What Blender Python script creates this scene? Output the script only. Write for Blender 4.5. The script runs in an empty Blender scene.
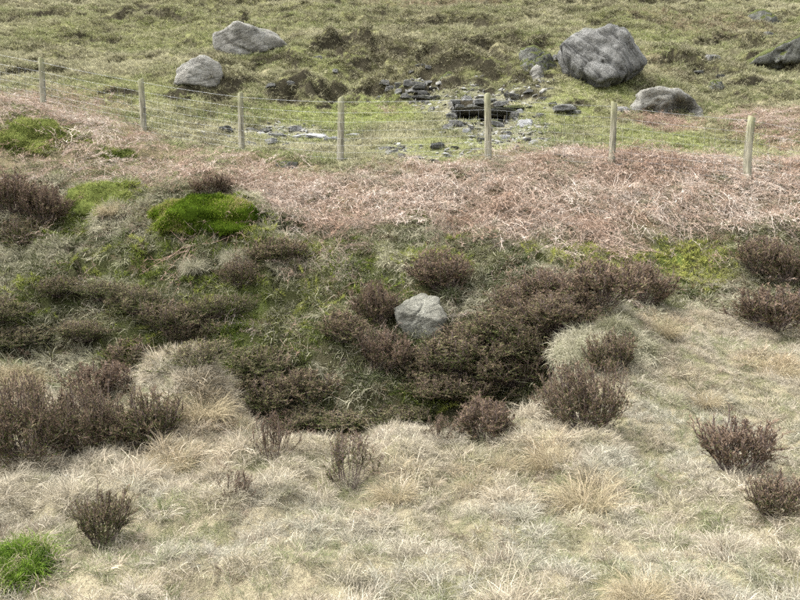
import bpy, bmesh, math, random
import numpy as np
from mathutils import Vector, Matrix

R = math.radians
scene = bpy.context.scene
rng = np.random.default_rng(11)
random.seed(11)

# ---------------------------------------------------------------- camera
cam_data = bpy.data.cameras.new("camera")
cam_data.sensor_width = 36.0
cam_data.lens = 36.0 * 785.0 / 800.0
cam_data.clip_start = 0.05
cam_data.clip_end = 600.0
cam = bpy.data.objects.new("camera", cam_data)
cam.location = (0.0, 0.0, 1.65)
cam.rotation_euler = (R(90.0 - 5.0), 0.0, 0.0)
scene.collection.objects.link(cam)
scene.camera = cam

# ---------------------------------------------------------------- daylight under thin, even cloud
SUN_ELEV, SUN_AZ = 62.0, -95.0          # degrees; azimuth measured from the view direction (+Y) towards +X
world = bpy.data.worlds.new("World")
scene.world = world
world.use_nodes = True
wn, wl = world.node_tree.nodes, world.node_tree.links
wn.clear()
sky = wn.new("ShaderNodeTexSky")
sky.sky_type = 'NISHITA'
sky.sun_disc = False
sky.sun_elevation = R(SUN_ELEV)
sky.sun_rotation = R(SUN_AZ)
sky.air_density = 1.0
sky.dust_density = 4.0
sky.ozone_density = 1.0
hsv = wn.new("ShaderNodeHueSaturation")
hsv.inputs["Saturation"].default_value = 0.2     # cloud veil: nearly colourless light
bg = wn.new("ShaderNodeBackground")
bg.inputs["Strength"].default_value = 0.15
wo = wn.new("ShaderNodeOutputWorld")
wl.new(sky.outputs[0], hsv.inputs["Color"])
wl.new(hsv.outputs[0], bg.inputs["Color"])
wl.new(bg.outputs[0], wo.inputs["Surface"])

sun_data = bpy.data.lights.new("sun", 'SUN')
sun_data.energy = 1.0
sun_data.angle = R(40.0)
sun_data.color = (1.0, 0.985, 0.955)
sun = bpy.data.objects.new("sun", sun_data)
sd = Vector((math.sin(R(SUN_AZ)) * math.cos(R(SUN_ELEV)), math.cos(R(SUN_AZ)) * math.cos(R(SUN_ELEV)), math.sin(R(SUN_ELEV))))
sun.rotation_euler = sd.to_track_quat('Z', 'Y').to_euler()
sun.location = (-20, 0, 40)
scene.collection.objects.link(sun)

scene.view_settings.view_transform = 'Standard'
scene.view_settings.look = 'None'
scene.view_settings.exposure = 2.2
scene.view_settings.gamma = 1.0
scene.view_settings.use_curve_mapping = False
scene.render.engine = 'CYCLES'
scene.cycles.max_bounces = 4
scene.cycles.diffuse_bounces = 1
scene.cycles.transmission_bounces = 2
scene.cycles.transparent_max_bounces = 4
scene.cycles.use_adaptive_sampling = True
scene.cycles.adaptive_threshold = 0.025
scene.cycles.use_denoising = False

# ---------------------------------------------------------------- survey of the place (metres)
CTRL = [(-1.799,3.4,-0.002),(-2.155,4.1,-0.007),(-2.61,5.0,0.034),(-3.214,6.2,0.14),(-3.867,7.5,0.295),(-4.375,8.5,-0.25),(-4.73,9.2,0.311),(-5.064,9.9,0.784),(-5.494,10.8,1.394),(-6.02,11.9,2.12),(-6.741,13.4,3.015),(-7.618,15.2,3.857),(-8.601,17.2,4.57),(-10.462,21.0,6.114),(-12.662,25.5,7.999),(-15.838,32.0,10.775),(-1.349,3.4,-0.002),(-1.616,4.1,-0.007),(-1.957,5.0,0.034),(-2.336,6.0,0.109),(-2.713,7.0,0.202),(-3.165,8.2,-0.35),(-3.404,8.8,0.026),(-3.584,9.3,0.357),(-3.76,9.8,0.793),(-4.044,10.6,1.399),(-4.401,11.6,2.108),(-4.913,13.0,2.732),(-5.575,14.8,3.433),(-6.386,17.0,4.223),(-7.668,20.5,5.758),(-9.497,25.5,7.999),(-11.879,32.0,10.775),(-0.9,3.4,-0.002),(-1.091,4.15,-0.027),(-1.318,5.05,0.017),(-1.557,6.0,0.109),(-1.758,6.8,0.217),(-2.059,8.0,-0.9),(-2.245,8.7,-0.013),(-2.363,9.2,0.371),(-2.481,9.7,0.801),(-2.62,10.3,1.406),(-2.76,10.9,1.943),(-3.028,12.0,2.424),(-3.524,14.0,2.989),(-4.187,16.7,3.972),(-4.818,19.3,5.281),(-5.841,23.5,7.216),(-7.672,31.0,10.489),(-0.45,3.4,-0.002),(-0.545,4.15,-0.027),(-0.666,5.1,0.001),(-0.754,5.8,0.007),(-0.926,7.2,-1.1),(-1.058,8.15,-0.443),(-1.123,8.7,-0.013),(-1.18,9.2,0.49),(-1.25,9.8,1.044),(-1.334,10.5,1.535),(-1.505,11.9,2.12),(-1.688,13.4,2.765),(-2.01,16.0,3.518),(-2.229,17.8,4.344),(-2.409,19.3,5.281),(-2.796,22.5,6.979),(-3.712,30.0,10.204),(0.0,3.4,-0.002),(0.0,4.2,-0.047),(0.0,5.2,-0.031),(0.0,6.1,-0.022),(0.0,7.4,-1.1),(0.0,8.2,-0.456),(0.0,8.7,-0.013),(0.0,9.3,0.597),(0.0,10.0,1.159),(0.0,10.9,1.668),(0.0,12.0,2.274),(0.0,13.4,2.849),(0.0,16.3,3.715),(0.0,18.5,4.677),(0.0,19.8,5.496),(0.0,22.7,7.027),(0.0,30.0,10.204),(0.45,3.4,-0.002),(0.552,4.2,-0.047),(0.692,5.3,-0.063),(0.824,6.35,0.002),(0.965,7.5,-0.95),(1.068,8.25,-0.251),(1.12,8.7,0.214),(1.178,9.2,0.727),(1.262,9.9,1.164),(1.37,10.8,1.668),(1.638,13.0,2.732),(2.082,16.6,3.855),(2.275,18.2,4.74),(2.541,20.4,5.986),(2.979,24.0,7.625),(3.712,30.0,10.204),(0.81,3.4,-0.002),(1.165,4.95,-0.083),(1.45,6.2,-0.024),(1.653,7.1,0.107),(1.831,7.9,0.346),(2.007,8.7,0.665),(2.228,9.7,1.05),(2.403,10.5,1.402),(2.892,12.75,2.664),(3.569,15.8,3.651),(4.008,17.8,4.563),(4.399,19.6,5.577),(5.142,23.0,7.237),(6.57,29.5,10.062),(1.349,3.4,-0.002),(2.075,5.3,-0.063),(2.716,7.0,0.129),(3.464,9.0,0.515),(3.976,10.4,1.139),(4.586,12.1,2.279),(5.213,13.8,2.885),(6.393,17.0,4.013),(7.414,19.8,5.375),(9.134,24.5,7.453),(11.508,31.0,10.489),(1.799,3.4,-0.002),(2.819,5.4,-0.096),(3.673,7.1,0.107),(4.67,9.1,0.502),(5.302,10.4,1.139),(5.966,11.8,2.19),(6.799,13.5,2.858),(8.515,17.0,4.223),(9.641,19.3,5.163),(11.937,24.0,7.189),(16.333,33.0,11.06),(-2.536,3.4,0.098),(-21.799,3.4,-0.002),(-3.693,5.0,0.134),(-22.61,5.0,0.034),(-5.491,7.5,0.395),(-23.867,7.5,0.295),(-6.722,9.2,0.411),(-24.73,9.2,0.311),(-7.832,10.8,1.494),(-25.494,10.8,1.394),(-9.643,13.4,3.115),(-26.741,13.4,3.015),(-12.326,17.2,4.67),(-28.601,17.2,4.57),(-18.185,25.5,8.099),(-32.662,25.5,7.999),(2.579,3.4,-0.002),(21.799,3.4,-0.002),(5.301,7.1,0.107),(23.673,7.1,0.107),(7.687,10.4,1.139),(25.302,10.4,1.139),(9.895,13.5,2.858),(26.799,13.5,2.858),(14.066,19.3,5.163),(29.641,19.3,5.163),(23.9,33.0,11.06),(36.333,33.0,11.06),(-25.0,-25.0,-0.5),(-25.0,-8.0,-0.16),(-25.0,0.3,0.0),(-25.0,1.6,0.0),(-8.0,-25.0,-0.5),(-8.0,-8.0,-0.16),(-8.0,0.3,0.0),(-8.0,1.6,0.0),(-3.0,-25.0,-0.5),(-3.0,-8.0,-0.16),(-3.0,0.3,0.0),(-3.0,1.6,0.0),(0.0,-25.0,-0.5),(0.0,-8.0,-0.16),(0.0,0.3,0.0),(0.0,1.6,0.0),(3.0,-25.0,-0.5),(3.0,-8.0,-0.16),(3.0,0.3,0.0),(3.0,1.6,0.0),(8.0,-25.0,-0.5),(8.0,-8.0,-0.16),(8.0,0.3,0.0),(8.0,1.6,0.0),(25.0,-25.0,-0.5),(25.0,-8.0,-0.16),(25.0,0.3,0.0),(25.0,1.6,0.0),(-60.0,42.0,14.2),(-60.0,65.0,20.5),(-60.0,95.0,25.0),(-60.0,130.0,27.0),(-30.0,42.0,14.2),(-30.0,65.0,20.5),(-30.0,95.0,25.0),(-30.0,130.0,27.0),(0.0,42.0,14.2),(0.0,65.0,20.5),(0.0,95.0,25.0),(0.0,130.0,27.0),(30.0,42.0,14.2),(30.0,65.0,20.5),(30.0,95.0,25.0),(30.0,130.0,27.0),(60.0,42.0,14.2),(60.0,65.0,20.5),(60.0,95.0,25.0),(60.0,130.0,27.0)]
LIP = [(-3.899,6.565),(-3.566,6.91),(-2.489,6.415),(-2.469,8.695),(-1.877,8.53),(-1.382,8.185),(-0.734,8.065),(0.319,8.2),(1.052,8.11),(1.458,7.765),(1.736,7.69),(1.977,8.095),(2.725,8.86),(3.7,9.64),(4.095,9.4),(4.678,9.115),(5.285,8.95)]
BRLO = [(-6.974,11.995),(-6.087,12.04),(-5.191,12.085),(-4.128,11.665),(-3.169,11.395),(-2.294,11.335),(-1.636,10.75),(-0.935,10.51),(0.0,10.75),(0.671,10.555),(1.566,10.255),(2.656,10.435),(3.554,10.75),(4.467,10.99),(5.617,11.065),(6.46,11.065)]
BRHI = [(-9.837,17.11),(-8.557,17.11),(-6.322,16.825),(-4.765,14.815),(-3.503,13.915),(-2.588,13.705),(-1.674,13.285),(-0.888,12.805),(0.0,12.85),(0.654,12.97),(1.476,13.015),(2.329,13.21),(3.497,13.9),(4.198,13.9),(5.211,13.795),(5.998,13.225),(6.804,13.51),(7.986,13.795)]
POSTS = [(-7.102,15.925),(-4.911,15.28),(-2.856,14.365),(-1.029,13.615),(1.436,12.955),(3.39,12.745),(5.303,12.1)]
FENCE = [(-9.293,16.57),(-7.102,15.925),(-4.911,15.28),(-2.856,14.365),(-1.029,13.615),(1.436,12.955),(3.39,12.745),(5.303,12.1),(7.216,11.455)]
ERODE = [(-0.678,21.8,1.527,1.58,1.0),(0.493,19.78,1.26,1.382,1.0),(-1.894,18.955,1.328,0.615,0.8),(2.083,20.92,1.599,2.43,0.7),(-4.285,19.63,1.125,1.362,0.55),(3.174,19.585,0.748,1.407,0.4),(8.43,18.475,1.059,1.373,0.3),(11.359,24.04,1.378,2.08,0.6),(7.735,20.68,1.581,2.567,0.35),(-9.279,23.32,2.674,4.142,0.25),(0.0,26.48,14.168,3.72,0.22),(-6.656,24.36,4.965,3.7,0.2)]
CULVERT = (1.763,16.9,3.922,0.54,1.1)
BUMPS = [(-6.536,14.26,1.272,0.8,0.35,1.0),(-4.906,13.93,0.71,0.5,0.15,1.0),(-2.569,10.66,0.788,0.35,0.22,1.0),(2.121,8.26,0.421,0.45,0.3,1.3),(-1.731,6.37,0.357,0.45,0.3,1.5),(-4.358,8.89,0.396,0.4,0.12,1.0),(-1.693,9.085,0.463,0.3,0.18,1.0),(-0.808,8.98,0.458,0.35,0.2,1.0),(-3.251,9.385,0.538,0.4,0.22,1.0),(-4.485,9.88,0.503,0.4,0.2,1.0),(-0.545,8.425,0.429,0.3,0.15,1.0),(-0.124,19.81,0.707,0.9,-0.35,1.0),(-1.355,19.75,1.006,1.0,-0.3,1.0),(1.39,20.28,0.568,0.8,0.3,1.0),(1.294,5.215,0.299,0.3,0.1,1.0),(1.115,5.71,0.182,0.2,0.08,1.0),(8.748,18.415,0.821,0.6,0.35,1.0)]
SCARPS = [([(-2.382,21.76),(-1.949,22.4),(-1.416,22.8),(-0.891,22.4),(-0.409,21.92)],0.55),([(-3.087,18.715),(-2.384,19.09),(-1.787,19.075),(-1.168,19.495)],0.4),([(-1.181,19.72),(-0.804,20.16),(-0.397,19.87),(-0.096,19.225)],0.4),([(0.261,20.96),(0.747,21.44),(1.25,20.92)],0.4),([(1.188,19.84),(1.708,20.16),(2.154,19.63),(2.593,19.81)],0.33),([(1.69,21.92),(2.828,22.76),(3.549,21.96),(4.161,22.32)],0.3),([(-5.282,18.37),(-4.542,18.64),(-3.779,18.91)],0.35),([(8.166,19.345),(8.892,19.675),(9.383,19.015)],0.5),([(9.371,22.0),(10.085,21.88),(10.682,21.16)],0.35),([(-3.907,20.92),(-3.149,21.08),(-2.505,20.52)],0.35),([(-10.302,23.68),(-9.564,24.44),(-8.337,23.96)],0.25),([(-9.653,19.345),(-9.067,20.2),(-8.104,19.99)],0.25),([(6.231,20.84),(7.183,21.36),(7.983,21.0)],0.3),([(6.024,25.56),(7.541,26.44),(8.55,26.0)],0.25),([(-10.119,27.2),(-8.7,28.08),(-6.937,26.64)],0.3),([(0.0,25.24),(1.612,26.0),(3.097,24.96)],0.3),([(8.794,24.4),(10.157,25.16),(10.814,24.16)],0.35),([(2.388,18.19),(2.759,18.4),(3.278,18.085)],0.25),([(-7.015,18.1),(-6.465,18.475),(-5.677,18.16)],0.2),([(3.452,17.23),(3.933,17.455),(4.294,17.14)],0.2),([(-5.635,25.96),(-4.318,26.8),(-2.857,25.6)],0.25),([(-13.193,27.28),(-12.353,28.48),(-10.966,27.64)],0.3)]
MOSS = [(-6.272,13.69,0.959,0.51,1.0),(-4.346,11.455,0.803,0.555,0.8),(-2.533,10.525,0.804,0.48,1.0),(-1.616,10.18,0.519,0.225,0.7),(0.432,11.38,0.507,0.353,0.6),(-0.821,11.8,0.526,0.345,0.5),(2.093,10.285,0.59,0.293,0.6),(3.901,10.555,0.672,0.503,1.0),(2.95,10.54,0.671,0.188,0.8),(0.882,10.69,0.34,0.15,0.9),(4.512,10.585,0.405,0.195,0.6),(-4.561,9.64,0.491,0.39,0.6),(-2.073,9.535,0.729,0.503,0.6),(-3.629,10.18,0.778,0.3,0.5),(-1.301,9.22,0.705,0.443,0.4),(-1.999,8.875,0.452,1.508,0.6),(-1.237,9.685,0.37,0.518,0.4),(0.0,9.445,0.481,0.443,0.3),(0.386,10.105,0.515,0.248,0.6),(-2.905,9.04,0.691,1.47,0.4),(0.331,8.53,0.435,0.15,0.6),(2.59,10.165,0.777,0.398,0.7),(-0.762,9.97,0.635,0.51,0.5),(-4.668,11.155,0.711,0.443,0.6)]
HOLLOW_SHADE = [(-0.751,8.29,1.003,0.248,0.95),(0.892,8.65,1.047,0.443,0.9),(-4.785,9.73,0.558,1.073,0.8),(-2.605,9.235,0.647,1.635,0.8),(-1.621,8.65,0.496,0.27,0.85),(-3.285,9.145,0.582,0.263,0.6),(4.931,10.465,0.6,0.435,0.7)]
LUSH = [(-0.686,18.25,1.744,1.5,1.0),(-1.566,17.845,1.591,0.855,0.9),(-1.824,20.92,1.332,0.92,0.5),(3.453,17.245,1.098,0.968,0.7),(4.937,15.115,1.54,1.088,0.6),(0.888,14.125,1.619,0.908,0.7),(2.669,19.45,1.239,1.147,0.4),(6.681,14.755,0.94,1.148,0.3),(4.569,18.28,1.164,0.623,0.7),(-2.021,16.09,1.23,0.773,0.4),(-6.17,18.28,2.096,1.433,0.4),(-7.013,25.68,5.888,3.66,0.3),(7.329,24.6,2.507,1.96,0.3)]
RUBBLE = [(-2.386,16.525,1.053,0.653,1.0),(1.807,18.01,1.377,1.313,0.9),(1.941,15.46,1.182,1.988,0.9),(-0.09,14.275,0.546,0.458,0.8),(0.589,18.85,0.528,1.022,0.8),(1.221,13.87,1.06,0.3,0.5),(2.756,18.37,0.936,0.863,0.6),(3.439,17.17,0.547,0.18,0.6),(-3.442,16.135,0.719,0.69,0.4)]
REDDISH = [(5.622,16.6,1.057,0.773,1.0),(7.356,16.3,1.246,1.245,1.0),(7.209,15.1,0.769,0.795,0.8),(-7.166,16.84,1.502,1.665,0.8),(1.079,29.04,2.959,1.32,0.6),(6.278,21.0,0.803,1.385,0.3),(9.955,26.76,2.727,1.94,0.4),(-0.455,18.145,0.925,0.345,0.3)]
GREENFG = [(2.5,6.655,0.212,0.195,0.6),(1.793,5.395,0.241,0.443,0.7),(1.035,4.645,0.355,0.24,0.4),(0.94,5.14,0.262,0.263,0.5),(0.334,4.24,0.27,0.248,0.5),(-0.348,3.775,0.337,0.3,0.6),(-1.255,4.345,0.332,0.398,0.7),(-1.308,3.82,0.292,0.285,0.7),(-1.747,4.03,0.308,0.255,0.6),(3.372,6.67,0.212,0.878,0.5),(-2.142,5.68,0.289,0.368,0.6),(-1.548,3.445,0.395,0.15,0.4),(1.687,3.55,0.271,0.218,0.3),(0.953,3.805,0.291,0.233,0.5),(-0.689,3.475,0.531,0.15,0.5),(2.184,7.72,0.393,0.15,0.5),(3.573,8.425,0.537,0.36,0.4),(0.361,3.415,0.348,0.15,0.6)]
TAN = [(-1.42,6.085,0.31,0.255,1.0),(-1.611,5.38,0.171,0.15,1.0),(1.04,5.515,0.141,0.15,1.0),(0.516,5.275,0.168,0.15,0.8),(2.934,8.8,0.448,0.435,0.8),(3.731,7.825,0.399,0.323,1.0),(1.231,4.96,0.221,0.15,0.8),(2.652,7.345,0.561,0.3,0.5),(0.815,5.2,0.132,0.188,0.6),(1.897,6.085,0.388,0.18,0.5),(0.0,5.02,0.192,0.15,0.7)]
HEATHER = [(-5.606,11.41,0.901,0.654,0.15),(-5.054,11.23,0.658,0.515,0.1),(-2.654,11.17,0.569,0.285,0.0),(-4.78,9.325,0.594,0.475,0.7),(-2.694,9.205,0.68,0.516,0.3),(-2.452,9.085,0.463,0.417,0.15),(-4.254,9.79,0.499,0.374,0.4),(-3.119,9.37,0.477,0.406,0.5),(-2.548,5.26,0.771,0.637,0.35),(-2.257,5.56,0.602,0.567,0.3),(-1.861,5.68,0.564,0.449,0.45),(-2.458,6.445,0.575,0.361,0.0),(-1.574,4.03,0.318,0.318,0.55),(-1.519,8.5,0.715,0.65,0.35),(-1.987,9.73,0.545,0.372,0.4),(0.53,9.655,0.689,0.541,0.1),(-0.261,9.265,0.543,0.496,0.15),(-0.191,8.725,0.6,0.467,0.05),(0.786,8.71,0.999,0.732,0.8),(1.326,8.59,0.875,0.657,0.75),(1.703,8.29,0.739,0.634,0.5),(2.094,8.185,0.834,0.5,0.15),(2.849,9.28,0.709,0.497,0.1),(1.688,9.1,0.696,0.417,0.2),(0.765,8.455,0.754,0.539,0.7),(1.289,8.32,0.742,0.636,0.6),(1.475,6.145,0.658,0.564,0.25),(1.97,7.21,0.441,0.422,0.35),(0.647,5.86,0.463,0.299,0.1),(0.296,5.695,0.29,0.203,0.1),(-0.874,5.245,0.374,0.388,0.05),(-0.327,5.005,0.459,0.37,0.45),(-0.984,4.645,0.272,0.201,0.1),(-0.638,8.2,0.522,0.272,0.5),(0.0,8.245,0.63,0.336,0.6),(-1.063,8.2,0.418,0.292,0.5),(4.653,10.225,0.755,0.547,0.2),(4.915,10.0,0.561,0.561,0.25),(4.324,8.965,0.868,0.502,0.1),(2.331,5.32,0.583,0.434,0.0),(2.196,4.495,0.366,0.298,0.25),(-0.687,8.92,0.568,0.386,0.4),(-1.66,6.445,0.411,0.296,0.6),(-3.743,9.25,0.542,0.377,0.4),(-4.481,9.175,0.584,0.351,0.5),(1.131,8.8,0.785,0.561,0.85),(0.775,8.86,0.632,0.497,0.6),(0.331,8.53,0.609,0.391,0.7),(1.542,8.26,0.673,0.526,0.8),(1.83,8.155,0.623,0.478,0.45),(1.05,8.575,0.721,0.546,0.9),(0.282,8.74,0.512,0.401,0.5),(1.335,9.055,0.692,0.461,0.4),(-5.269,11.05,0.76,0.479,0.6),(-3.575,9.64,0.614,0.368,0.6),(-2.098,9.355,0.548,0.405,0.55),(-0.986,8.47,0.647,0.388,0.5),(-1.964,8.695,0.62,0.354,0.6),(-1.611,8.8,0.561,0.404,0.6),(-3.092,8.89,0.634,0.362,0.4),(-1.53,10.015,0.638,0.332,0.5)]
STONES = [(-3.055,16.555,0.337,0.127),(-2.823,16.66,0.255,0.106),(-2.507,16.36,0.292,0.146),(-2.19,16.78,0.257,0.171),(-1.991,16.345,0.333,0.125),(-1.679,16.3,0.498,0.145),(-1.344,15.73,0.321,0.1),(-2.555,15.64,0.279,0.139),(-2.847,15.1,0.192,0.115),(-2.164,15.37,0.274,0.117),(-1.752,15.49,0.237,0.099),(-0.932,16.135,0.329,0.123),(-1.046,15.415,0.196,0.098),(-3.488,15.97,0.244,0.163),(-3.304,15.655,0.179,0.1),(-0.272,14.44,0.221,0.11),(-0.122,13.9,0.283,0.124),(0.0,14.245,0.181,0.091),(-0.209,13.81,0.246,0.07),(0.252,13.33,0.238,0.068),(0.557,13.405,0.273,0.068),(0.661,14.2,0.253,0.145),(0.033,13.3,0.136,0.085),(2.537,16.315,0.353,0.187),(1.985,15.19,0.271,0.135),(2.378,14.335,0.183,0.11),(1.324,15.745,0.14,0.1),(1.946,16.33,0.291,0.125),(2.077,15.46,0.197,0.118),(1.504,14.59,0.223,0.13),(1.129,16.075,0.287,0.143),(0.942,15.97,0.244,0.122),(1.122,17.215,0.219,0.132),(1.58,18.025,0.276,0.138),(1.354,18.025,0.23,0.138),(1.761,18.04,0.23,0.138),(2.058,18.28,0.279,0.116),(2.563,18.295,0.326,0.186),(1.242,18.04,0.207,0.115),(1.503,18.205,0.232,0.139),(2.26,18.055,0.322,0.138),(2.932,18.325,0.187,0.117),(3.211,17.95,0.206,0.091),(3.477,17.14,0.437,0.175),(3.767,17.185,0.263,0.109),(3.302,17.245,0.176,0.11),(4.782,17.2,0.263,0.131),(0.686,17.68,0.158,0.113),(2.581,17.17,0.219,0.109),(2.946,16.795,0.193,0.107),(1.977,13.675,0.157,0.087),(2.933,15.79,0.161,0.08),(1.308,13.87,0.212,0.088),(0.98,14.17,0.162,0.072),(-2.161,21.16,0.216,0.135),(0.517,18.82,0.144,0.096),(-0.475,19.0,0.194,0.121),(3.552,19.66,0.25,0.175),(3.951,20.08,0.256,0.179),(8.379,21.56,0.385,0.22),(7.747,20.84,0.265,0.133),(8.003,20.04,0.23,0.128),(11.234,24.64,0.377,0.22),(-1.657,20.44,0.156,0.104),(-2.598,18.91,0.193,0.12),(-3.037,18.7,0.214,0.143),(-6.127,14.455,0.166,0.11)]
WALLSTONES = [(0.189,18.94,0.169,0.193),(0.4,18.82,0.216,0.12),(0.628,19.33,0.222,0.123),(0.445,18.76,0.287,0.119),(0.305,18.775,0.215,0.12),(0.54,18.775,0.263,0.12),(0.801,19.42,0.198,0.148),(0.351,18.73,0.239,0.095),(0.649,18.52,0.307,0.094),(-0.024,19.27,0.172,0.172),(-0.047,18.88,0.168,0.168),(0.139,18.58,0.213,0.118),(-0.398,19.9,0.228,0.152),(-0.245,19.645,0.2,0.15),(0.828,18.385,0.187,0.094),(0.464,20.68,0.132,0.105),(0.614,20.52,0.131,0.105),(0.732,20.24,0.155,0.103),(0.279,20.32,0.129,0.104)]
CLUMPS = [(-2.566,10.495,1.497,0.588),(-4.31,11.35,0.868,0.318),(-1.832,3.58,0.374,0.201),(-1.667,10.09,0.643,0.257),(-6.294,13.465,1.372,0.583),(-4.684,13.285,0.745,0.305)]
TUSS = [(-1.564,5.26,0.348,0.228),(1.035,5.365,0.301,0.273),(1.185,4.765,0.51,0.279),(1.949,7.57,0.752,0.521),(0.51,5.005,0.255,0.166),(2.753,8.185,0.417,0.292),(3.744,7.72,0.433,0.295),(1.056,3.325,0.296,0.169),(-1.519,6.01,0.459,0.26),(-3.312,6.745,0.516,0.258),(-0.031,4.72,0.301,0.18),(-3.999,10.885,0.333,0.277),(0.74,5.41,0.248,0.179),(2.739,6.94,0.354,0.194),(-2.59,9.91,0.328,0.227),(-2.095,9.97,0.356,0.279)]
STICKS = [(0.61,8.59,0.438,0.547),(-1.063,8.2,0.46,0.355),(-2.723,10.195,0.779,0.519),(-2.318,10.495,0.615,0.535)]
# ---------------------------------------------------------------- noise and terrain height
def _h(ix, iy, seed):
    n = (ix.astype(np.int64) * 374761393 + iy.astype(np.int64) * 668265263 + seed * 1442695041) & 0xffffffff
    n = ((n ^ (n >> 13)) * 1274126177) & 0xffffffff
    return ((n ^ (n >> 16)) & 0xffff) / 65535.0

def vnoise(x, y, seed=0):
    """value noise, -1..1"""
    ix = np.floor(x); iy = np.floor(y)
    fx = x - ix; fy = y - iy
    fx = fx * fx * fx * (fx * (fx * 6 - 15) + 10); fy = fy * fy * fy * (fy * (fy * 6 - 15) + 10)
    ix = ix.astype(np.int64); iy = iy.astype(np.int64)
    a = _h(ix, iy, seed); b = _h(ix + 1, iy, seed); c = _h(ix, iy + 1, seed); d = _h(ix + 1, iy + 1, seed)
    return ((a + (b - a) * fx) * (1 - fy) + (c + (d - c) * fx) * fy) * 2 - 1

def fbm(x, y, seed=0, octv=4, gain=0.5):
    s = 0.0; a = 1.0; t = 0.0
    for k in range(octv):
        s = s + a * vnoise(x * 1.0 + 17.3 * k, y - 9.1 * k, seed + k); t += a
        a *= gain; x, y = (x * 1.6 + y * 1.2), (y * 1.6 - x * 1.2)
    return s / t

def sstep(a, b, v):
    t = np.clip((v - a) / (b - a), 0, 1)
    return t * t * (3 - 2 * t)

def line(pts, x):
    return np.interp(x, [p[0] for p in pts], [p[1] for p in pts])

def blob(x, y, b):
    """soft ellipse: 1 in the middle, 0 outside"""
    cx, cy, rx, ry = b[:4]
    q = ((x - cx) / rx) ** 2 + ((y - cy) / ry) ** 2
    return np.clip(1.25 - q, 0, 1)

class TPS:
    def __init__(self, pts, reg=0.02):
        P = np.array(pts, float); self.c = P[:, :2]; n = len(P)
        K = self.k(self.c, self.c) + reg * np.eye(n)
        Q = np.hstack([np.ones((n, 1)), self.c])
        A = np.block([[K, Q], [Q.T, np.zeros((3, 3))]])
        self.w = np.linalg.solve(A, np.concatenate([P[:, 2], np.zeros(3)]))
    @staticmethod
    def k(a, b):
        d = ((a[:, None, :] - b[None, :, :]) ** 2).sum(-1) + 1e-9
        return 0.5 * d * np.log(d)
    def __call__(self, x, y):
        q = np.stack([np.ravel(x), np.ravel(y)], 1).astype(float); out = np.empty(len(q))
        for i in range(0, len(q), 20000):
            s = q[i:i + 20000]
            out[i:i + 20000] = self.k(s, self.c) @ self.w[:-3] + self.w[-3] + s @ self.w[-2:]
        return out.reshape(np.shape(x))

def tussocks(x, y, sp=0.31, seed=900):
    """jittered cells: distance to the nearest tussock heart (0 heart .. 1 rim), its direction and its vigour"""
    gx, gy = np.floor(x / sp), np.floor(y / sp)
    bd = np.full(np.shape(x), 9.0); bx = np.zeros_like(bd); by = np.zeros_like(bd); bs = np.zeros_like(bd)
    for i in (-1, 0, 1):
        for j in (-1, 0, 1):
            cx, cy = (gx + i).astype(np.int64), (gy + j).astype(np.int64)
            px = (cx + 0.15 + 0.7 * _h(cx, cy, seed)) * sp; py = (cy + 0.15 + 0.7 * _h(cx, cy, seed + 1)) * sp
            sg = _h(cx, cy, seed + 2); dd = np.hypot(x - px, y - py) / (sp * (0.45 + 0.45 * sg))
            m = dd < bd
            bd = np.where(m, dd, bd); bx = np.where(m, x - px, bx); by = np.where(m, y - py, by); bs = np.where(m, sg, bs)
    return bd, np.arctan2(by, bx), bs * (0.35 + 0.65 * sstep(-0.35, 0.25, fbm(x * 0.8, y * 0.8, seed + 7, 2)))

BASE = TPS(CTRL)

def raw_height(x, y):
    return BASE(x, y)

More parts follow.
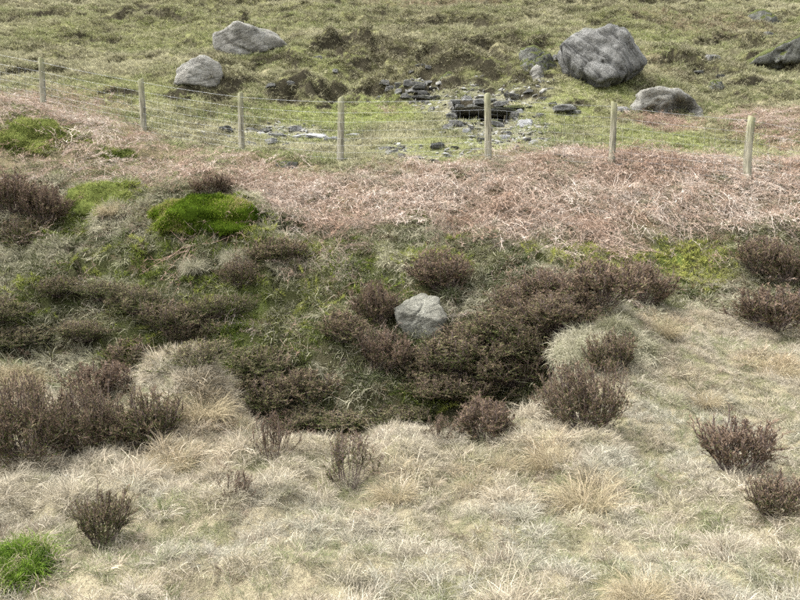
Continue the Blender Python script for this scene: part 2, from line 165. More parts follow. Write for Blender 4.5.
def height(x, y):
    x = np.asarray(x, float); y = np.asarray(y, float)
    z = BASE(x, y)
    yl = line(LIP, x); yf = line(FENCE, x)
    fg = 1 - sstep(yl - 0.3, yl + 0.6, y)                 # foreground meadow
    hill = sstep(yf + 0.3, yf + 2.5, y)                   # hillside beyond the fence
    bank = (1 - fg) * (1 - hill)
    near = sstep(2.0, 3.2, np.hypot(x, y))
    # tussocky meadow
    t = fbm(x * 2.1, y * 2.1, 3, 3)
    z = z + fg * near * (0.075 * t + 0.06 * np.abs(fbm(x * 1.1 + 5, y * 1.1, 8, 2)))
    td, ta, ts = tussocks(x, y)
    z = z + fg * near * (0.10 * (0.3 + 0.7 * ts) * np.clip(1 - td * td, 0, 1) - 0.03)
    # bank of the hollow
    z = z + bank * (0.15 * fbm(x * 1.3, y * 1.3, 21, 4) + 0.16 * sstep(yl + 0.9, yl + 1.5, y) * (1 - sstep(line(BRLO, x) - 0.3, line(BRLO, x) + 0.3, y)) * (sstep(0.02, 0.13, np.abs(fbm(x * 1.5 + 3, y * 1.9, 25, 3))) - 0.65) + 0.09 * np.abs(fbm(x * 3.5, y * 3.5, 27, 2)))
    kd, ka, ks = tussocks(x, y, 0.46, 950)
    inb = sstep(yl + 0.5, yl + 1.1, y) * (1 - sstep(line(BRLO, x) - 0.1, line(BRLO, x) + 0.5, y))
    z = z + inb * (0.20 * ks * np.clip(1 - kd * kd, 0, 1) - 0.05)
    # grazed hillside: lumps and small terraces
    wx = x + 0.7 * fbm(x * 0.35, y * 0.35, 41, 2); wy = y + 0.6 * fbm(x * 0.4, y * 0.4, 47, 2)
    far = sstep(19, 34, y)
    z = z + hill * ((0.19 + 0.26 * far) * fbm(wx * 0.8, wy * 1.1, 31, 4) + (0.07 + 0.05 * far) * np.abs(fbm(wx * 2.6, wy * 3.0, 35, 2)) + 0.16 * far * fbm(wx * 0.27, wy * 0.4, 37, 2))
    lob = np.abs(fbm(wx * 0.95, wy * 1.4, 61, 3))
    ero = np.zeros_like(z)
    for b in ERODE:
        ero = np.maximum(ero, b[4] * blob(x, y, b))
    z = z + hill * ero * (0.42 * (sstep(0.0, 0.3, lob) - 0.6) + 0.22 * fbm(wx * 2.2, wy * 2.2, 71, 4) + 0.07 * fbm(x * 7, y * 7, 75, 2))
    for (cx, cy, rx, ry, h, p) in BUMPS:
        q = ((x - cx) / rx) ** 2 + ((y - cy) / ry) ** 2
        z = z + h * np.exp(-q ** p)
    # undercut turf edges facing down the slope
    for pts, drop in SCARPS:
        ly = line(pts, x) + 0.3 * fbm(x * 1.7, y * 0.6 + 1.7, 95, 3) + 0.14 * fbm(x * 3.0, y * 3.0, 97, 2)
        d = ly - y
        e = sstep(pts[0][0] - 0.3, pts[0][0] + 0.4, x) * sstep(pts[-1][0] + 0.3, pts[-1][0] - 0.4, x)
        z = z - 0.8 * drop * e * sstep(-0.05, 0.30, d) * np.exp(-np.clip(d, 0, 9) / 1.1) + 0.3 * drop * e * np.exp(-(np.clip(-d, 0, 9) / 0.5) ** 2) * sstep(0.1, -0.05, d)
    # the stone-lined opening: a level-floored slot cut back into the slope
    cx, cy, cz, hw, dep = CULVERT
    u = x - cx + 0.05 * fbm(x * 3, y * 3, 88, 2); v = y - cy
    floor = cz + 0.10 * v
    m = sstep(hw + 0.10, hw - 0.02, np.abs(u)) * sstep(-0.9, -0.05, v) * sstep(dep + 0.05, dep - 0.02, v)
    z = z * (1 - m) + np.minimum(z, floor) * m
    return z
# ---------------------------------------------------------------- helpers
LINK = scene.collection.objects.link

def mesh_from(name, verts, faces, mats=(), smooth=False, attrs=None):
    """verts (n,3) array, faces list of index arrays/tuples or list of (m,k) arrays"""
    me = bpy.data.meshes.new(name)
    verts = np.asarray(verts, np.float32)
    blocks = [np.asarray(f, np.int32) for f in faces if len(f)]
    nl = sum(b.size for b in blocks); nf = sum(len(b) for b in blocks)
    me.vertices.add(len(verts)); me.vertices.foreach_set("co", verts.ravel())
    me.loops.add(nl); me.polygons.add(nf)
    me.loops.foreach_set("vertex_index", np.concatenate([b.ravel() for b in blocks]))
    tot = np.concatenate([np.full(len(b), b.shape[1], np.int32) for b in blocks])
    st = np.concatenate([[0], np.cumsum(tot)[:-1]]).astype(np.int32)
    me.polygons.foreach_set("loop_start", st)
    me.polygons.foreach_set("loop_total", tot)
    if smooth:
        me.polygons.foreach_set("use_smooth", np.ones(nf, bool))
    for m in mats:
        me.materials.append(m)
    for k, a in (attrs or {}).items():
        a = np.asarray(a, np.float32)
        if a.ndim == 2:
            if a.shape[1] == 3:
                a = np.hstack([a, np.ones((len(a), 1), np.float32)])
            at = me.attributes.new(k, 'FLOAT_COLOR', 'POINT'); at.data.foreach_set("color", a.ravel())
        else:
            at = me.attributes.new(k, 'FLOAT', 'POINT'); at.data.foreach_set("value", a.ravel())
    me.update(calc_edges=True)
    me.validate()
    return me

def obj(name, me, parent=None, loc=None, rot=None, scl=None):
    o = bpy.data.objects.new(name, me)
    LINK(o)
    if parent is not None: o.parent = parent
    if loc is not None: o.location = loc
    if rot is not None: o.rotation_euler = rot
    if scl is not None: o.scale = scl
    return o

def tag(o, label, cat, group=None, kind=None):
    if label: o["label"] = label
    if cat: o["category"] = cat
    if group: o["group"] = group
    if kind: o["kind"] = kind
    return o

def nrm(a):
    return a / (np.linalg.norm(a, axis=-1, keepdims=True) + 1e-9)

# ---------------------------------------------------------------- materials
def new_mat(name):
    m = bpy.data.materials.new(name); m.use_nodes = True
    n, l = m.node_tree.nodes, m.node_tree.links
    n.clear()
    out = n.new("ShaderNodeOutputMaterial")
    return m, n, l, out

def mathn(n, l, op, a, b=None, clamp=False):
    q = n.new("ShaderNodeMath"); q.operation = op; q.use_clamp = clamp
    for i, v in enumerate((a, b)):
        if v is None: continue
        if isinstance(v, (int, float)): q.inputs[i].default_value = v
        else: l.new(v, q.inputs[i])
    return q.outputs[0]

def mixc(n, l, fac, a, b, mode='MIX'):
    q = n.new("ShaderNodeMix"); q.data_type = 'RGBA'; q.blend_type = mode
    for key, v in ((0, fac), (6, a), (7, b)):
        if isinstance(v, (int, float)): q.inputs[key].default_value = v
        elif isinstance(v, tuple): q.inputs[key].default_value = (*v, 1.0)
        else: l.new(v, q.inputs[key])
    return q.outputs[2]

def ramp(n, l, fac, stops):
    q = n.new("ShaderNodeValToRGB")
    e = q.color_ramp.elements
    while len(e) < len(stops): e.new(0.5)
    for el, (p, c) in zip(e, stops):
        el.position = p; el.color = (*c, 1.0) if isinstance(c, tuple) else (c, c, c, 1.0)
    l.new(fac, q.inputs[0])
    return q.outputs[0]

def noise(n, l, vec, scale, detail=4.0, rough=0.55):
    q = n.new("ShaderNodeTexNoise"); q.inputs["Scale"].default_value = scale
    q.inputs["Detail"].default_value = detail; q.inputs["Roughness"].default_value = rough
    if vec is not None: l.new(vec, q.inputs["Vector"])
    return q.outputs[0]

def leaf_shader(n, l, out, col, trans=0.3):
    d = n.new("ShaderNodeBsdfDiffuse"); t = n.new("ShaderNodeBsdfTranslucent"); mx = n.new("ShaderNodeMixShader")
    l.new(col, d.inputs[0]); l.new(col, t.inputs[0]); mx.inputs[0].default_value = trans
    l.new(d.outputs[0], mx.inputs[1]); l.new(t.outputs[0], mx.inputs[2]); l.new(mx.outputs[0], out.inputs[0])

def attr(n, name, kind='GEOMETRY'):
    a = n.new("ShaderNodeAttribute"); a.attribute_name = name; a.attribute_type = kind
    return a

def blade_material(name, alt, trans=0.3, amount=0.5):
    """blades: colour comes with the tuft, each blade varies, some blades take the other colour"""
    m, n, l, out = new_mat(name)
    col = attr(n, "col", 'INSTANCER').outputs["Color"]
    v = attr(n, "v").outputs["Fac"]; w = attr(n, "w").outputs["Fac"]
    sel = mathn(n, l, 'GREATER_THAN', w, 1.0 - amount * 0.6)
    c = mixc(n, l, mathn(n, l, 'MULTIPLY', sel, 0.7), col, alt)
    g = mathn(n, l, 'ADD', mathn(n, l, 'MULTIPLY', v, 0.9), 0.55)
    gc = n.new("ShaderNodeCombineColor")
    for i in range(3): l.new(g, gc.inputs[i])
    c = mixc(n, l, 1.0, c, gc.outputs[0], 'MULTIPLY')
    leaf_shader(n, l, out, c, trans)
    return m

M_GRASS = blade_material("dry_grass", (0.47, 0.42, 0.33), 0.3)
M_HILL = blade_material("hill_grass", (0.42, 0.39, 0.26), 0.3)
M_MOSS = blade_material("moss", (0.24, 0.27, 0.06), 0.35)
M_BRACK = blade_material("dead_bracken", (0.28, 0.19, 0.135), 0.15, 0.9)
M_HANG = blade_material("bank_grass", (0.46, 0.43, 0.31), 0.3)

def own_blade_material(name, c0, c1, trans=0.3, dead=None):
    m, n, l, out = new_mat(name)
    v = attr(n, "v").outputs["Fac"]
    leaf_shader(n, l, out, ramp(n, l, v, [(0.0, c0), (0.93, c1), (1.0, dead or c1)]), trans)
    return m

M_TUSS = own_blade_material("tussock_straw", (0.20, 0.17, 0.10), (0.50, 0.42, 0.28))
M_TUSSG = own_blade_material("tussock_grey_green", (0.17, 0.165, 0.10), (0.46, 0.43, 0.32))
M_CUSH = own_blade_material("green_moss_blades", (0.03, 0.055, 0.006), (0.17, 0.235, 0.025), 0.3, (0.28, 0.25, 0.10))
M_CUSHB = own_blade_material("fresh_grass_blades", (0.04, 0.08, 0.012), (0.17, 0.25, 0.038), 0.3, (0.36, 0.32, 0.20))
M_CUSHO = own_blade_material("olive_moss_blades", (0.08, 0.10, 0.025), (0.26, 0.28, 0.09))
M_STICK = own_blade_material("dead_frond", (0.14, 0.08, 0.055), (0.36, 0.26, 0.20), 0.1)

def heather_material(name, brown0, brown1, green0, green1):
    m, n, l, out = new_mat(name)
    v = attr(n, "v").outputs["Fac"]
    oi = n.new("ShaderNodeObjectInfo")
    sep = n.new("ShaderNodeSeparateColor"); l.new(oi.outputs["Color"], sep.inputs[0])
    b = ramp(n, l, v, [(0.0, brown0), (1.0, brown1)])
    g = ramp(n, l, v, [(0.0, green0), (1.0, green1)])
    w = attr(n, "w").outputs["Fac"]
    sel = mathn(n, l, 'LESS_THAN', w, sep.outputs[0])
    leaf_shader(n, l, out, mixc(n, l, sel, b, g), 0.15)
    return m

M_HFOL = heather_material("heather_foliage", (0.035, 0.025, 0.016), (0.15, 0.105, 0.068), (0.022, 0.032, 0.010), (0.10, 0.115, 0.04))
M_HTIP = heather_material("heather_tips", (0.07, 0.048, 0.032), (0.265, 0.192, 0.138), (0.06, 0.062, 0.025), (0.21, 0.195, 0.10))
m, n, l, out = new_mat("heather_wood")
bs = n.new("ShaderNodeBsdfPrincipled"); bs.inputs["Base Color"].default_value = (0.085, 0.06, 0.05, 1); bs.inputs["Roughness"].default_value = 0.9
l.new(bs.outputs[0], out.inputs[0]); M_HWOOD = m

def rock_material(name, dark, mid, pale, moss=0.35, strata=0.5, band_rot=(0.0, 0.9, 0.0), band_scale=9.0, mosscol=(0.075, 0.085, 0.025)):
    m, n, l, out = new_mat(name)
    tc = n.new("ShaderNodeTexCoord"); geo = n.new("ShaderNodeNewGeometry"); oi = n.new("ShaderNodeObjectInfo")
    off = n.new("ShaderNodeVectorMath"); off.operation = 'ADD'
    rv = n.new("ShaderNodeCombineXYZ"); l.new(mathn(n, l, 'MULTIPLY', oi.outputs["Random"], 37.0), rv.inputs[0])
    l.new(tc.outputs["Object"], off.inputs[0]); l.new(rv.outputs[0], off.inputs[1])
    vec = off.outputs[0]
    n1 = noise(n, l, vec, 3.0, 8, 0.65); n2 = noise(n, l, vec, 18.0, 6, 0.7); n3 = noise(n, l, vec, 60.0, 3)
    mp = n.new("ShaderNodeMapping"); mp.inputs["Rotation"].default_value = band_rot; l.new(vec, mp.inputs[0])
    mp.inputs["Scale"].default_value = (1.0, 1.0, 1.0)
    mp2 = n.new("ShaderNodeMapping"); mp2.inputs["Scale"].default_value = (0.35, 0.6, 3.2); l.new(mp.outputs[0], mp2.inputs[0])
    streak = noise(n, l, mp2.outputs[0], band_scale * 0.45, 6, 0.7)
    band = ramp(n, l, streak, [(0.38, 0.12), (0.47, 0.7), (0.55, 1.0), (0.68, 0.75)])
    base = ramp(n, l, n1, [(0.3, dark), (0.52, mid), (0.85, pale)])
    base = mixc(n, l, strata, base, band, 'MULTIPLY')
    lich = ramp(n, l, n2, [(0.56, 0.0), (0.66, 1.0)])
    base = mixc(n, l, mathn(n, l, 'MULTIPLY', lich, 0.4), base, pale)
    blk = ramp(n, l, n3, [(0.33, 1.0), (0.43, 0.0)])
    base = mixc(n, l, mathn(n, l, 'MULTIPLY', blk, 0.5), base, (0.06, 0.058, 0.05))
    sx = n.new("ShaderNodeSeparateXYZ"); l.new(geo.outputs["Normal"], sx.inputs[0])
    up = mathn(n, l, 'ADD', mathn(n, l, 'MULTIPLY', sx.outputs[2], 0.5), mathn(n, l, 'MULTIPLY', n1, 1.0))
    mk = ramp(n, l, up, [(1.02 - 0.55 * moss, 0.0), (1.14 - 0.55 * moss, 1.0)])
    mk = mathn(n, l, 'MULTIPLY', mk, min(1.0, moss * 1.8))
    base = mixc(n, l, mk, base, mosscol)
    b = n.new("ShaderNodeBsdfPrincipled"); b.inputs["Roughness"].default_value = 0.92
    b.inputs["Specular IOR Level"].default_value = 0.2
    l.new(base, b.inputs["Base Color"])
    bp = n.new("ShaderNodeBump"); bp.inputs["Strength"].default_value = 1.0; bp.inputs["Distance"].default_value = 0.07
    hh = mathn(n, l, 'ADD', mathn(n, l, 'MULTIPLY', streak, strata * 2.0), mathn(n, l, 'ADD', n2, mathn(n, l, 'MULTIPLY', n3, 0.3)))
    l.new(hh, bp.inputs["Height"]); l.new(bp.outputs[0], b.inputs["Normal"])
    l.new(b.outputs[0], out.inputs[0])
    return m

M_ROCK = rock_material("schist_boulder", (0.095, 0.093, 0.084), (0.185, 0.182, 0.167), (0.32, 0.318, 0.298), 0.2, 0.85, (0.3, R(-50), 0.0), 7.0)
M_ROCKP = rock_material("pale_boulder", (0.15, 0.14, 0.115), (0.27, 0.26, 0.225), (0.42, 0.41, 0.375), 0.2, 0.6, (0.2, R(18), 0.3), 6.0)
M_ROCKL = rock_material("lichen_rock", (0.12, 0.115, 0.09), (0.24, 0.233, 0.19), (0.42, 0.41, 0.35), 0.1, 0.5, (0.2, R(25), 0.3), 8.0)
M_ROCKM = rock_material("mossy_boulder", (0.09, 0.09, 0.075), (0.17, 0.17, 0.145), (0.28, 0.28, 0.25), 0.8, 0.6, (0.2, R(80), 0.2), 8.0)
M_STONE = rock_material("grey_stone", (0.15, 0.145, 0.13), (0.26, 0.255, 0.235), (0.40, 0.40, 0.38), 0.3, 0.35, (0.2, R(85), 0.2), 14.0)
M_STONED = rock_material("dark_stone", (0.11, 0.106, 0.094), (0.19, 0.186, 0.168), (0.31, 0.305, 0.285), 0.35, 0.3, (0.2, R(85), 0.2), 14.0)
M_STONEW = rock_material("bleached_stone", (0.32, 0.315, 0.30), (0.48, 0.48, 0.47), (0.62, 0.62, 0.62), 0.0, 0.3, (0.2, R(85), 0.2), 14.0)

def wood_material():
    m, n, l, out = new_mat("weathered_post_wood")
    tc = n.new("ShaderNodeTexCoord"); mp = n.new("ShaderNodeMapping"); mp.inputs["Scale"].default_value = (14, 14, 1.3)
    l.new(tc.outputs["Object"], mp.inputs[0])
    a = noise(n, l, mp.outputs[0], 3.0, 6); b2 = noise(n, l, tc.outputs["Object"], 5.0, 4)
    c = ramp(n, l, a, [(0.3, (0.06, 0.055, 0.04)), (0.48, (0.17, 0.157, 0.112)), (0.72, (0.30, 0.28, 0.21))])
    z = n.new("ShaderNodeSeparateXYZ"); l.new(tc.outputs["Object"], z.inputs[0])
    g = ramp(n, l, mathn(n, l, 'ADD', mathn(n, l, 'MULTIPLY', z.outputs[2], 0.5), mathn(n, l, 'MULTIPLY', b2, 0.5)), [(0.55, 0.0), (0.85, 1.0)])
    c = mixc(n, l, mathn(n, l, 'MULTIPLY', g, 0.6), c, (0.15, 0.16, 0.065))     # green algae towards the top
    b = n.new("ShaderNodeBsdfPrincipled"); b.inputs["Roughness"].default_value = 0.9; b.inputs["Specular IOR Level"].default_value = 0.15
    l.new(c, b.inputs["Base Color"])
    bp = n.new("ShaderNodeBump"); bp.inputs["Strength"].default_value = 0.6; bp.inputs["Distance"].default_value = 0.01
    l.new(a, bp.inputs["Height"]); l.new(bp.outputs[0], b.inputs["Normal"])
    l.new(b.outputs[0], out.inputs[0])
    return m
M_WOOD = wood_material()
m, n, l, out = new_mat("galvanised_wire")
b = n.new("ShaderNodeBsdfPrincipled"); b.inputs["Base Color"].default_value = (0.38, 0.39, 0.40, 1); b.inputs["Metallic"].default_value = 0.6; b.inputs["Roughness"].default_value = 0.5
l.new(b.outputs[0], out.inputs[0]); M_WIRE = m

# ---------------------------------------------------------------- ground
def fields(x, y):
    """what grows where"""
    yl, yb, yh, yf = line(LIP, x), line(BRLO, x), line(BRHI, x), line(FENCE, x)
    j = 0.35 * fbm(x * 1.2, y * 1.2, 101, 3)
    f = {}
    f['meadow'] = 1 - sstep(yl - 0.12, yl + 0.22, y + 0.4 * j)
    br = sstep(yb - 0.2, yb + 0.45, y + j) * (1 - sstep(yh - 0.3, yh + 0.5, y + j))
    left = sstep(-1.0, -3.5, x)
    br = br * (1 - 0.5 * left)
    f['hill'] = sstep(yh - 0.2, yh + 0.4, y + j)
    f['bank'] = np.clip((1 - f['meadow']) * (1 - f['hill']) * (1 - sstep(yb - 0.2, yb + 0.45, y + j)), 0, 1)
    def acc(lst):
        s = np.zeros_like(x)
        for b_ in lst: s = np.maximum(s, b_[4] * blob(x, y, b_))
        return s
    f['moss'] = np.clip(acc(MOSS) * (0.75 + 0.6 * fbm(x * 2.5, y * 2.5, 111, 3)), 0, 1)
    f['lush'] = acc(LUSH); f['rubble'] = acc(RUBBLE); f['red'] = acc(REDDISH)
    f['green'] = acc(GREENFG); f['tan'] = acc(TAN); f['erode'] = acc(ERODE)
    red_hill = f['red'] * f['hill'] * sstep(-0.2, 0.3, fbm(x * 1.1, y * 1.1, 121, 3) + 0.25)
    f['bracken'] = np.clip(br * (1 - 0.75 * f['moss'] * (1 - sstep(yb + 0.2, yb + 1.2, y))) + red_hill, 0, 1)
    return f

EPS = 0.06
def slope_of(x, y):
    gx = (height(x + EPS, y) - height(x - EPS, y)) / (2 * EPS)
    gy = (height(x, y + EPS) - height(x, y - EPS)) / (2 * EPS)
    return gx, gy

def C(*c): return np.array(c, float)
def lerp(a, b, t): return a + (b - a) * t[:, None]

def build_ground():
    rows = np.concatenate([np.arange(-12, 2.4, 0.4), np.arange(2.4, 11.5, 0.035), np.arange(11.5, 20, 0.05), np.arange(20, 36, 0.1), np.geomspace(36, 130, 60)])
    u = np.concatenate([np.linspace(-4.0, -0.75, 26)[:-1], np.linspace(-0.75, 0.75, 400), np.linspace(0.75, 4.0, 26)[1:]])
    Y, U = np.meshgrid(rows, u, indexing='ij')
    X = U * (np.maximum(np.abs(Y), 2.4) * 0.9 + 0.6)
    x, y = X.ravel(), Y.ravel()
    z = height(x, y)
    Z = z.reshape(X.shape)
    f = fields(x, y)
    gy, gx = np.gradient(Z); 
    dY = np.gradient(Y, axis=0); dX = np.gradient(X, axis=1)
    sl = np.hypot(gx / dX, gy / dY).ravel()
    a = 0.5 + 0.5 * fbm(x * 0.9, y * 0.9, 131, 4); b = 0.5 + 0.5 * fbm(x * 4, y * 4, 137, 3)
    col = np.tile(C(0.17, 0.165, 0.075), (len(x), 1))
    col = lerp(col, C(0.23, 0.21, 0.12), sstep(0.45, 0.7, a)); col = lerp(col, C(0.09, 0.085, 0.045), sstep(0.55, 0.3, b) * 0.6)
    med = lerp(np.tile(C(0.30, 0.26, 0.17), (len(x), 1)), C(0.14, 0.14, 0.07), sstep(0.4, 0.7, b) * 0.8)
    col = col * (1 - f['meadow'][:, None]) + med * f['meadow'][:, None]
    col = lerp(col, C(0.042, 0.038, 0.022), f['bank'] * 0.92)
    col = lerp(col, C(0.13, 0.095, 0.06), np.clip(f['bracken'] * 1.1, 0, 1))
    col = lerp(col, C(0.095, 0.13, 0.025), np.clip(f['moss'] * 0.8 * (1 - f['bracken']), 0, 1))
    col = lerp(col, C(0.13, 0.16, 0.04), np.clip(f['lush'] * 0.7 * f['hill'], 0, 1))
    col = lerp(col, C(0.19, 0.18, 0.13), np.clip(f['rubble'] * 0.85 * (0.4 + b), 0, 1))
    peat = sstep(0.95, 1.4, sl) * f['hill']
    col = lerp(col, C(0.042, 0.036, 0.024), np.clip(peat, 0, 1) * 0.95)
    nr, nc = X.shape
    idx = np.arange(nr * nc).reshape(nr, nc)
    q = np.stack([idx[:-1, :-1], idx[:-1, 1:], idx[1:, 1:], idx[1:, :-1]], -1).reshape(-1, 4)
    m, n, l, out = new_mat("moorland_soil")
    ca = attr(n, "gcol").outputs["Color"]
    tc = n.new("ShaderNodeTexCoord")
    n1 = noise(n, l, tc.outputs["Object"], 9.0, 6, 0.7); n2 = noise(n, l, tc.outputs["Object"], 55.0, 4, 0.7)
    k = mathn(n, l, 'ADD', mathn(n, l, 'MULTIPLY', n1, 0.9), mathn(n, l, 'MULTIPLY', n2, 1.1))
    gc = n.new("ShaderNodeCombineColor")
    for i in range(3): l.new(k, gc.inputs[i])
    c = mixc(n, l, 1.0, ca, gc.outputs[0], 'MULTIPLY')
    bs = n.new("ShaderNodeBsdfPrincipled"); bs.inputs["Roughness"].default_value = 1.0; bs.inputs["Specular IOR Level"].default_value = 0.05
    l.new(c, bs.inputs["Base Color"])
    bp = n.new("ShaderNodeBump"); bp.inputs["Strength"].default_value = 0.9; bp.inputs["Distance"].default_value = 0.05
    l.new(mathn(n, l, 'ADD', n1, n2), bp.inputs["Height"]); l.new(bp.outputs[0], bs.inputs["Normal"])
    l.new(bs.outputs[0], out.inputs[0])
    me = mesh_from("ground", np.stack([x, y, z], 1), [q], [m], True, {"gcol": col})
    o = obj("ground", me); o["kind"] = "structure"
    o["label"] = "rough moorland hillside rising from a grassy hollow"
    return o
build_ground()

# ---------------------------------------------------------------- blades and tufts
def ribbons(P, W, face=None):
    """P (n,k,3) centre lines, W (n,k) half widths; last point is the tip. Returns verts, faces blocks"""
    n_, k, _ = P.shape
    T = np.gradient(P, axis=1)
    if face is None:
        face = rng.normal(size=(n_, 1, 3))
    S = nrm(np.cross(T, np.broadcast_to(face, T.shape)))
    A = P - S * W[..., None]; B = P + S * W[..., None]
    V = np.stack([A[:, :-1], B[:, :-1]], 2).reshape(n_, -1, 3)          # 2*(k-1) verts
    V = np.concatenate([V, P[:, -1:, :]], 1)
    vc = 2 * (k - 1) + 1
    off = (np.arange(n_) * vc)[:, None]
    quads = [off + np.array([2 * i, 2 * i + 1, 2 * i + 3, 2 * i + 2]) for i in range(k - 2)]
    tri = off + np.array([2 * (k - 2), 2 * (k - 2) + 1, vc - 1])
    fb = ([np.concatenate(quads)] if quads else []) + [tri]
    return V.reshape(-1, 3), fb, vc

def join(parts):
    vs, fs, at = [], {}, {}
    o = 0
    for V, fb, a in parts:
        vs.append(V)
        for b_ in fb: fs.setdefault(b_.shape[1], []).append(b_ + o)
        for k, v in a.items(): at.setdefault(k, []).append(v)
        o += len(V)
    return np.concatenate(vs), [np.concatenate(v) for v in fs.values()], {k: np.concatenate(v) for k, v in at.items()}

def grass_blades(n_, length, width, radius, lean=(0.1, 0.9), droop=0.8, k=4, base=None, bias=(0, 0)):
    a = rng.uniform(0, 2 * np.pi, n_); r = radius * np.sqrt(rng.uniform(0, 1, n_))
    B = np.stack([r * np.cos(a), r * np.sin(a), np.full(n_, -0.01)], 1) if base is None else base
    az = a + rng.normal(0, 0.9, n_) if base is None else rng.uniform(0, 2 * np.pi, n_)
    L = length * rng.uniform(0.45, 1.15, n_)
    th0 = rng.uniform(lean[0], lean[1], n_)
    dr = droop * rng.uniform(0.3, 1.5, n_)
    P = [B]; p = B.copy()
    for i in range(1, k):
        th = np.clip(th0 + dr * (i / (k - 1)) ** 1.2, 0, 2.3)
        d = np.stack([np.sin(th) * np.cos(az) + bias[0] * i / k, np.sin(th) * np.sin(az) + bias[1] * i / k, np.cos(th)], 1)
        p = p + nrm(d) * (L / (k - 1))[:, None]; P.append(p)
        az = az + rng.normal(0, 0.18, n_)
    P = np.stack(P, 1)
    w = width * rng.uniform(0.6, 1.3, n_)
    W = w[:, None] * np.linspace(1.0, 0.35, k)[None, :]
    V, fb, vc = ribbons(P, W)
    v = np.repeat(rng.uniform(0, 1, n_), vc); w_ = np.repeat(rng.uniform(0, 1, n_), vc)
    return V, fb, {"v": v, "w": w_}

def bracken_clump(ns, length, spread, seg=6, thick=1.0):
    """flattened dead fronds: bleached stalks with curled leaflets"""
    parts = []
    for i in range(ns):
        az = rng.normal(-1.57, 1.2); L = length * rng.uniform(0.5, 1.2)
        p = np.array([rng.uniform(-spread, spread), rng.uniform(-spread, spread), rng.uniform(0.0, 0.04)])
        el = rng.uniform(0.0, 0.75); P = [p]
        for s in range(seg):
            el += rng.normal(-0.2, 0.13); az += rng.normal(0, 0.13)
            if p[2] < 0.02 and el < 0: el = rng.uniform(0, 0.25)
            p = p + L / seg * np.array([math.cos(az) * math.cos(el), math.sin(az) * math.cos(el), math.sin(el)])
            p[2] = max(p[2], 0.008); P.append(p)
        P = np.array(P)[None]
        w = rng.uniform(0.0013, 0.0026) * thick
        W = np.full((1, seg + 1), w) * np.linspace(1.1, 0.5, seg + 1)
        for fdir in ((0, 0, 1), (0.7, 0.7, 0.1)):
            V, fb, vc = ribbons(P, W, np.array(fdir, float)[None, None])
            parts.append((V, fb, {"v": np.full(len(V), rng.uniform(0.45, 1.0)), "w": np.zeros(len(V))}))
        nl = rng.integers(6, 16)
        t = rng.uniform(0.35, 1.0, nl) * (seg - 0.01); ii = t.astype(int); fr = (t - ii)[:, None]
        B = P[0][ii] * (1 - fr) + P[0][ii + 1] * fr
        V, fb, a_ = grass_blades(nl, 0.06, 0.003, 0, (0.5, 1.9), 0.9, 3, B)
        a_["w"] = rng.choice([0.3, 0.99], p=[0.45, 0.55]) * np.ones(len(V)); a_["v"] = a_["v"] * 0.8
        parts.append((V, fb, a_))
    return join(parts)

def protos(prefix, makers, mat):
    col = bpy.data.collections.new(prefix + "_kinds")
    for i, mk in enumerate(makers):
        V, fb, a_ = mk()
        me = mesh_from("%s_%02d" % (prefix, i), V, fb, [mat], False, a_)
        col.objects.link(bpy.data.objects.new("%s_%02d" % (prefix, i), me))
    return col

def scatter(name, label, cat, col, pts, rot, scl, colr):
    """one object of uncountable stuff: points that each carry a tuft"""
    n_ = len(pts)
    me = bpy.data.meshes.new(name)
    me.vertices.add(n_); me.vertices.foreach_set("co", np.asarray(pts, np.float32).ravel())
    a_ = me.attributes.new("rot", 'FLOAT_VECTOR', 'POINT'); a_.data.foreach_set("vector", np.asarray(rot, np.float32).ravel())
    a_ = me.attributes.new("scl", 'FLOAT_VECTOR', 'POINT'); a_.data.foreach_set("vector", np.asarray(scl, np.float32).ravel())
    a_ = me.attributes.new("kind_id", 'INT', 'POINT'); a_.data.foreach_set("value", rng.integers(0, len(col.objects), n_).astype(np.int32))
    a_ = me.attributes.new("col", 'FLOAT_COLOR', 'POINT')
    a_.data.foreach_set("color", np.hstack([np.clip(colr, 0.004, 0.9), np.ones((n_, 1))]).astype(np.float32).ravel())
    o = obj(name, me)
    g = bpy.data.node_groups.new(name + "_nodes", 'GeometryNodeTree')
    g.interface.new_socket("Geometry", in_out='INPUT', socket_type='NodeSocketGeometry')
    g.interface.new_socket("Geometry", in_out='OUTPUT', socket_type='NodeSocketGeometry')
    N, L = g.nodes, g.links
    gi, go = N.new("NodeGroupInput"), N.new("NodeGroupOutput")
    ci = N.new("GeometryNodeCollectionInfo"); ci.inputs["Collection"].default_value = col
    ci.inputs["Separate Children"].default_value = True; ci.inputs["Reset Children"].default_value = True
    iop = N.new("GeometryNodeInstanceOnPoints"); iop.inputs["Pick Instance"].default_value = True
    def na(nm, ty):
        q = N.new("GeometryNodeInputNamedAttribute"); q.data_type = ty; q.inputs["Name"].default_value = nm
        return q.outputs["Attribute"]
    e2r = N.new("FunctionNodeEulerToRotation")
    L.new(na("rot", 'FLOAT_VECTOR'), e2r.inputs[0])
    L.new(gi.outputs[0], iop.inputs["Points"]); L.new(ci.outputs[0], iop.inputs["Instance"])
    L.new(na("kind_id", 'INT'), iop.inputs["Instance Index"])
    L.new(e2r.outputs[0], iop.inputs["Rotation"]); L.new(na("scl", 'FLOAT_VECTOR'), iop.inputs["Scale"])
    L.new(iop.outputs[0], go.inputs[0])
    md = o.modifiers.new("tufts", 'NODES'); md.node_group = g
    tag(o, label, cat, kind="stuff")
    return o

def wedge(n_, y0, y1, k=0.62, pad=0.6, pw=1.0):
    """random spots over the ground that the hillside view takes in"""
    y = (y0 ** (1 + pw) + rng.uniform(0, 1, n_) * (y1 ** (1 + pw) - y0 ** (1 + pw))) ** (1 / (1 + pw))
    x = rng.uniform(-1, 1, n_) * (k * y + pad)
    return x, y

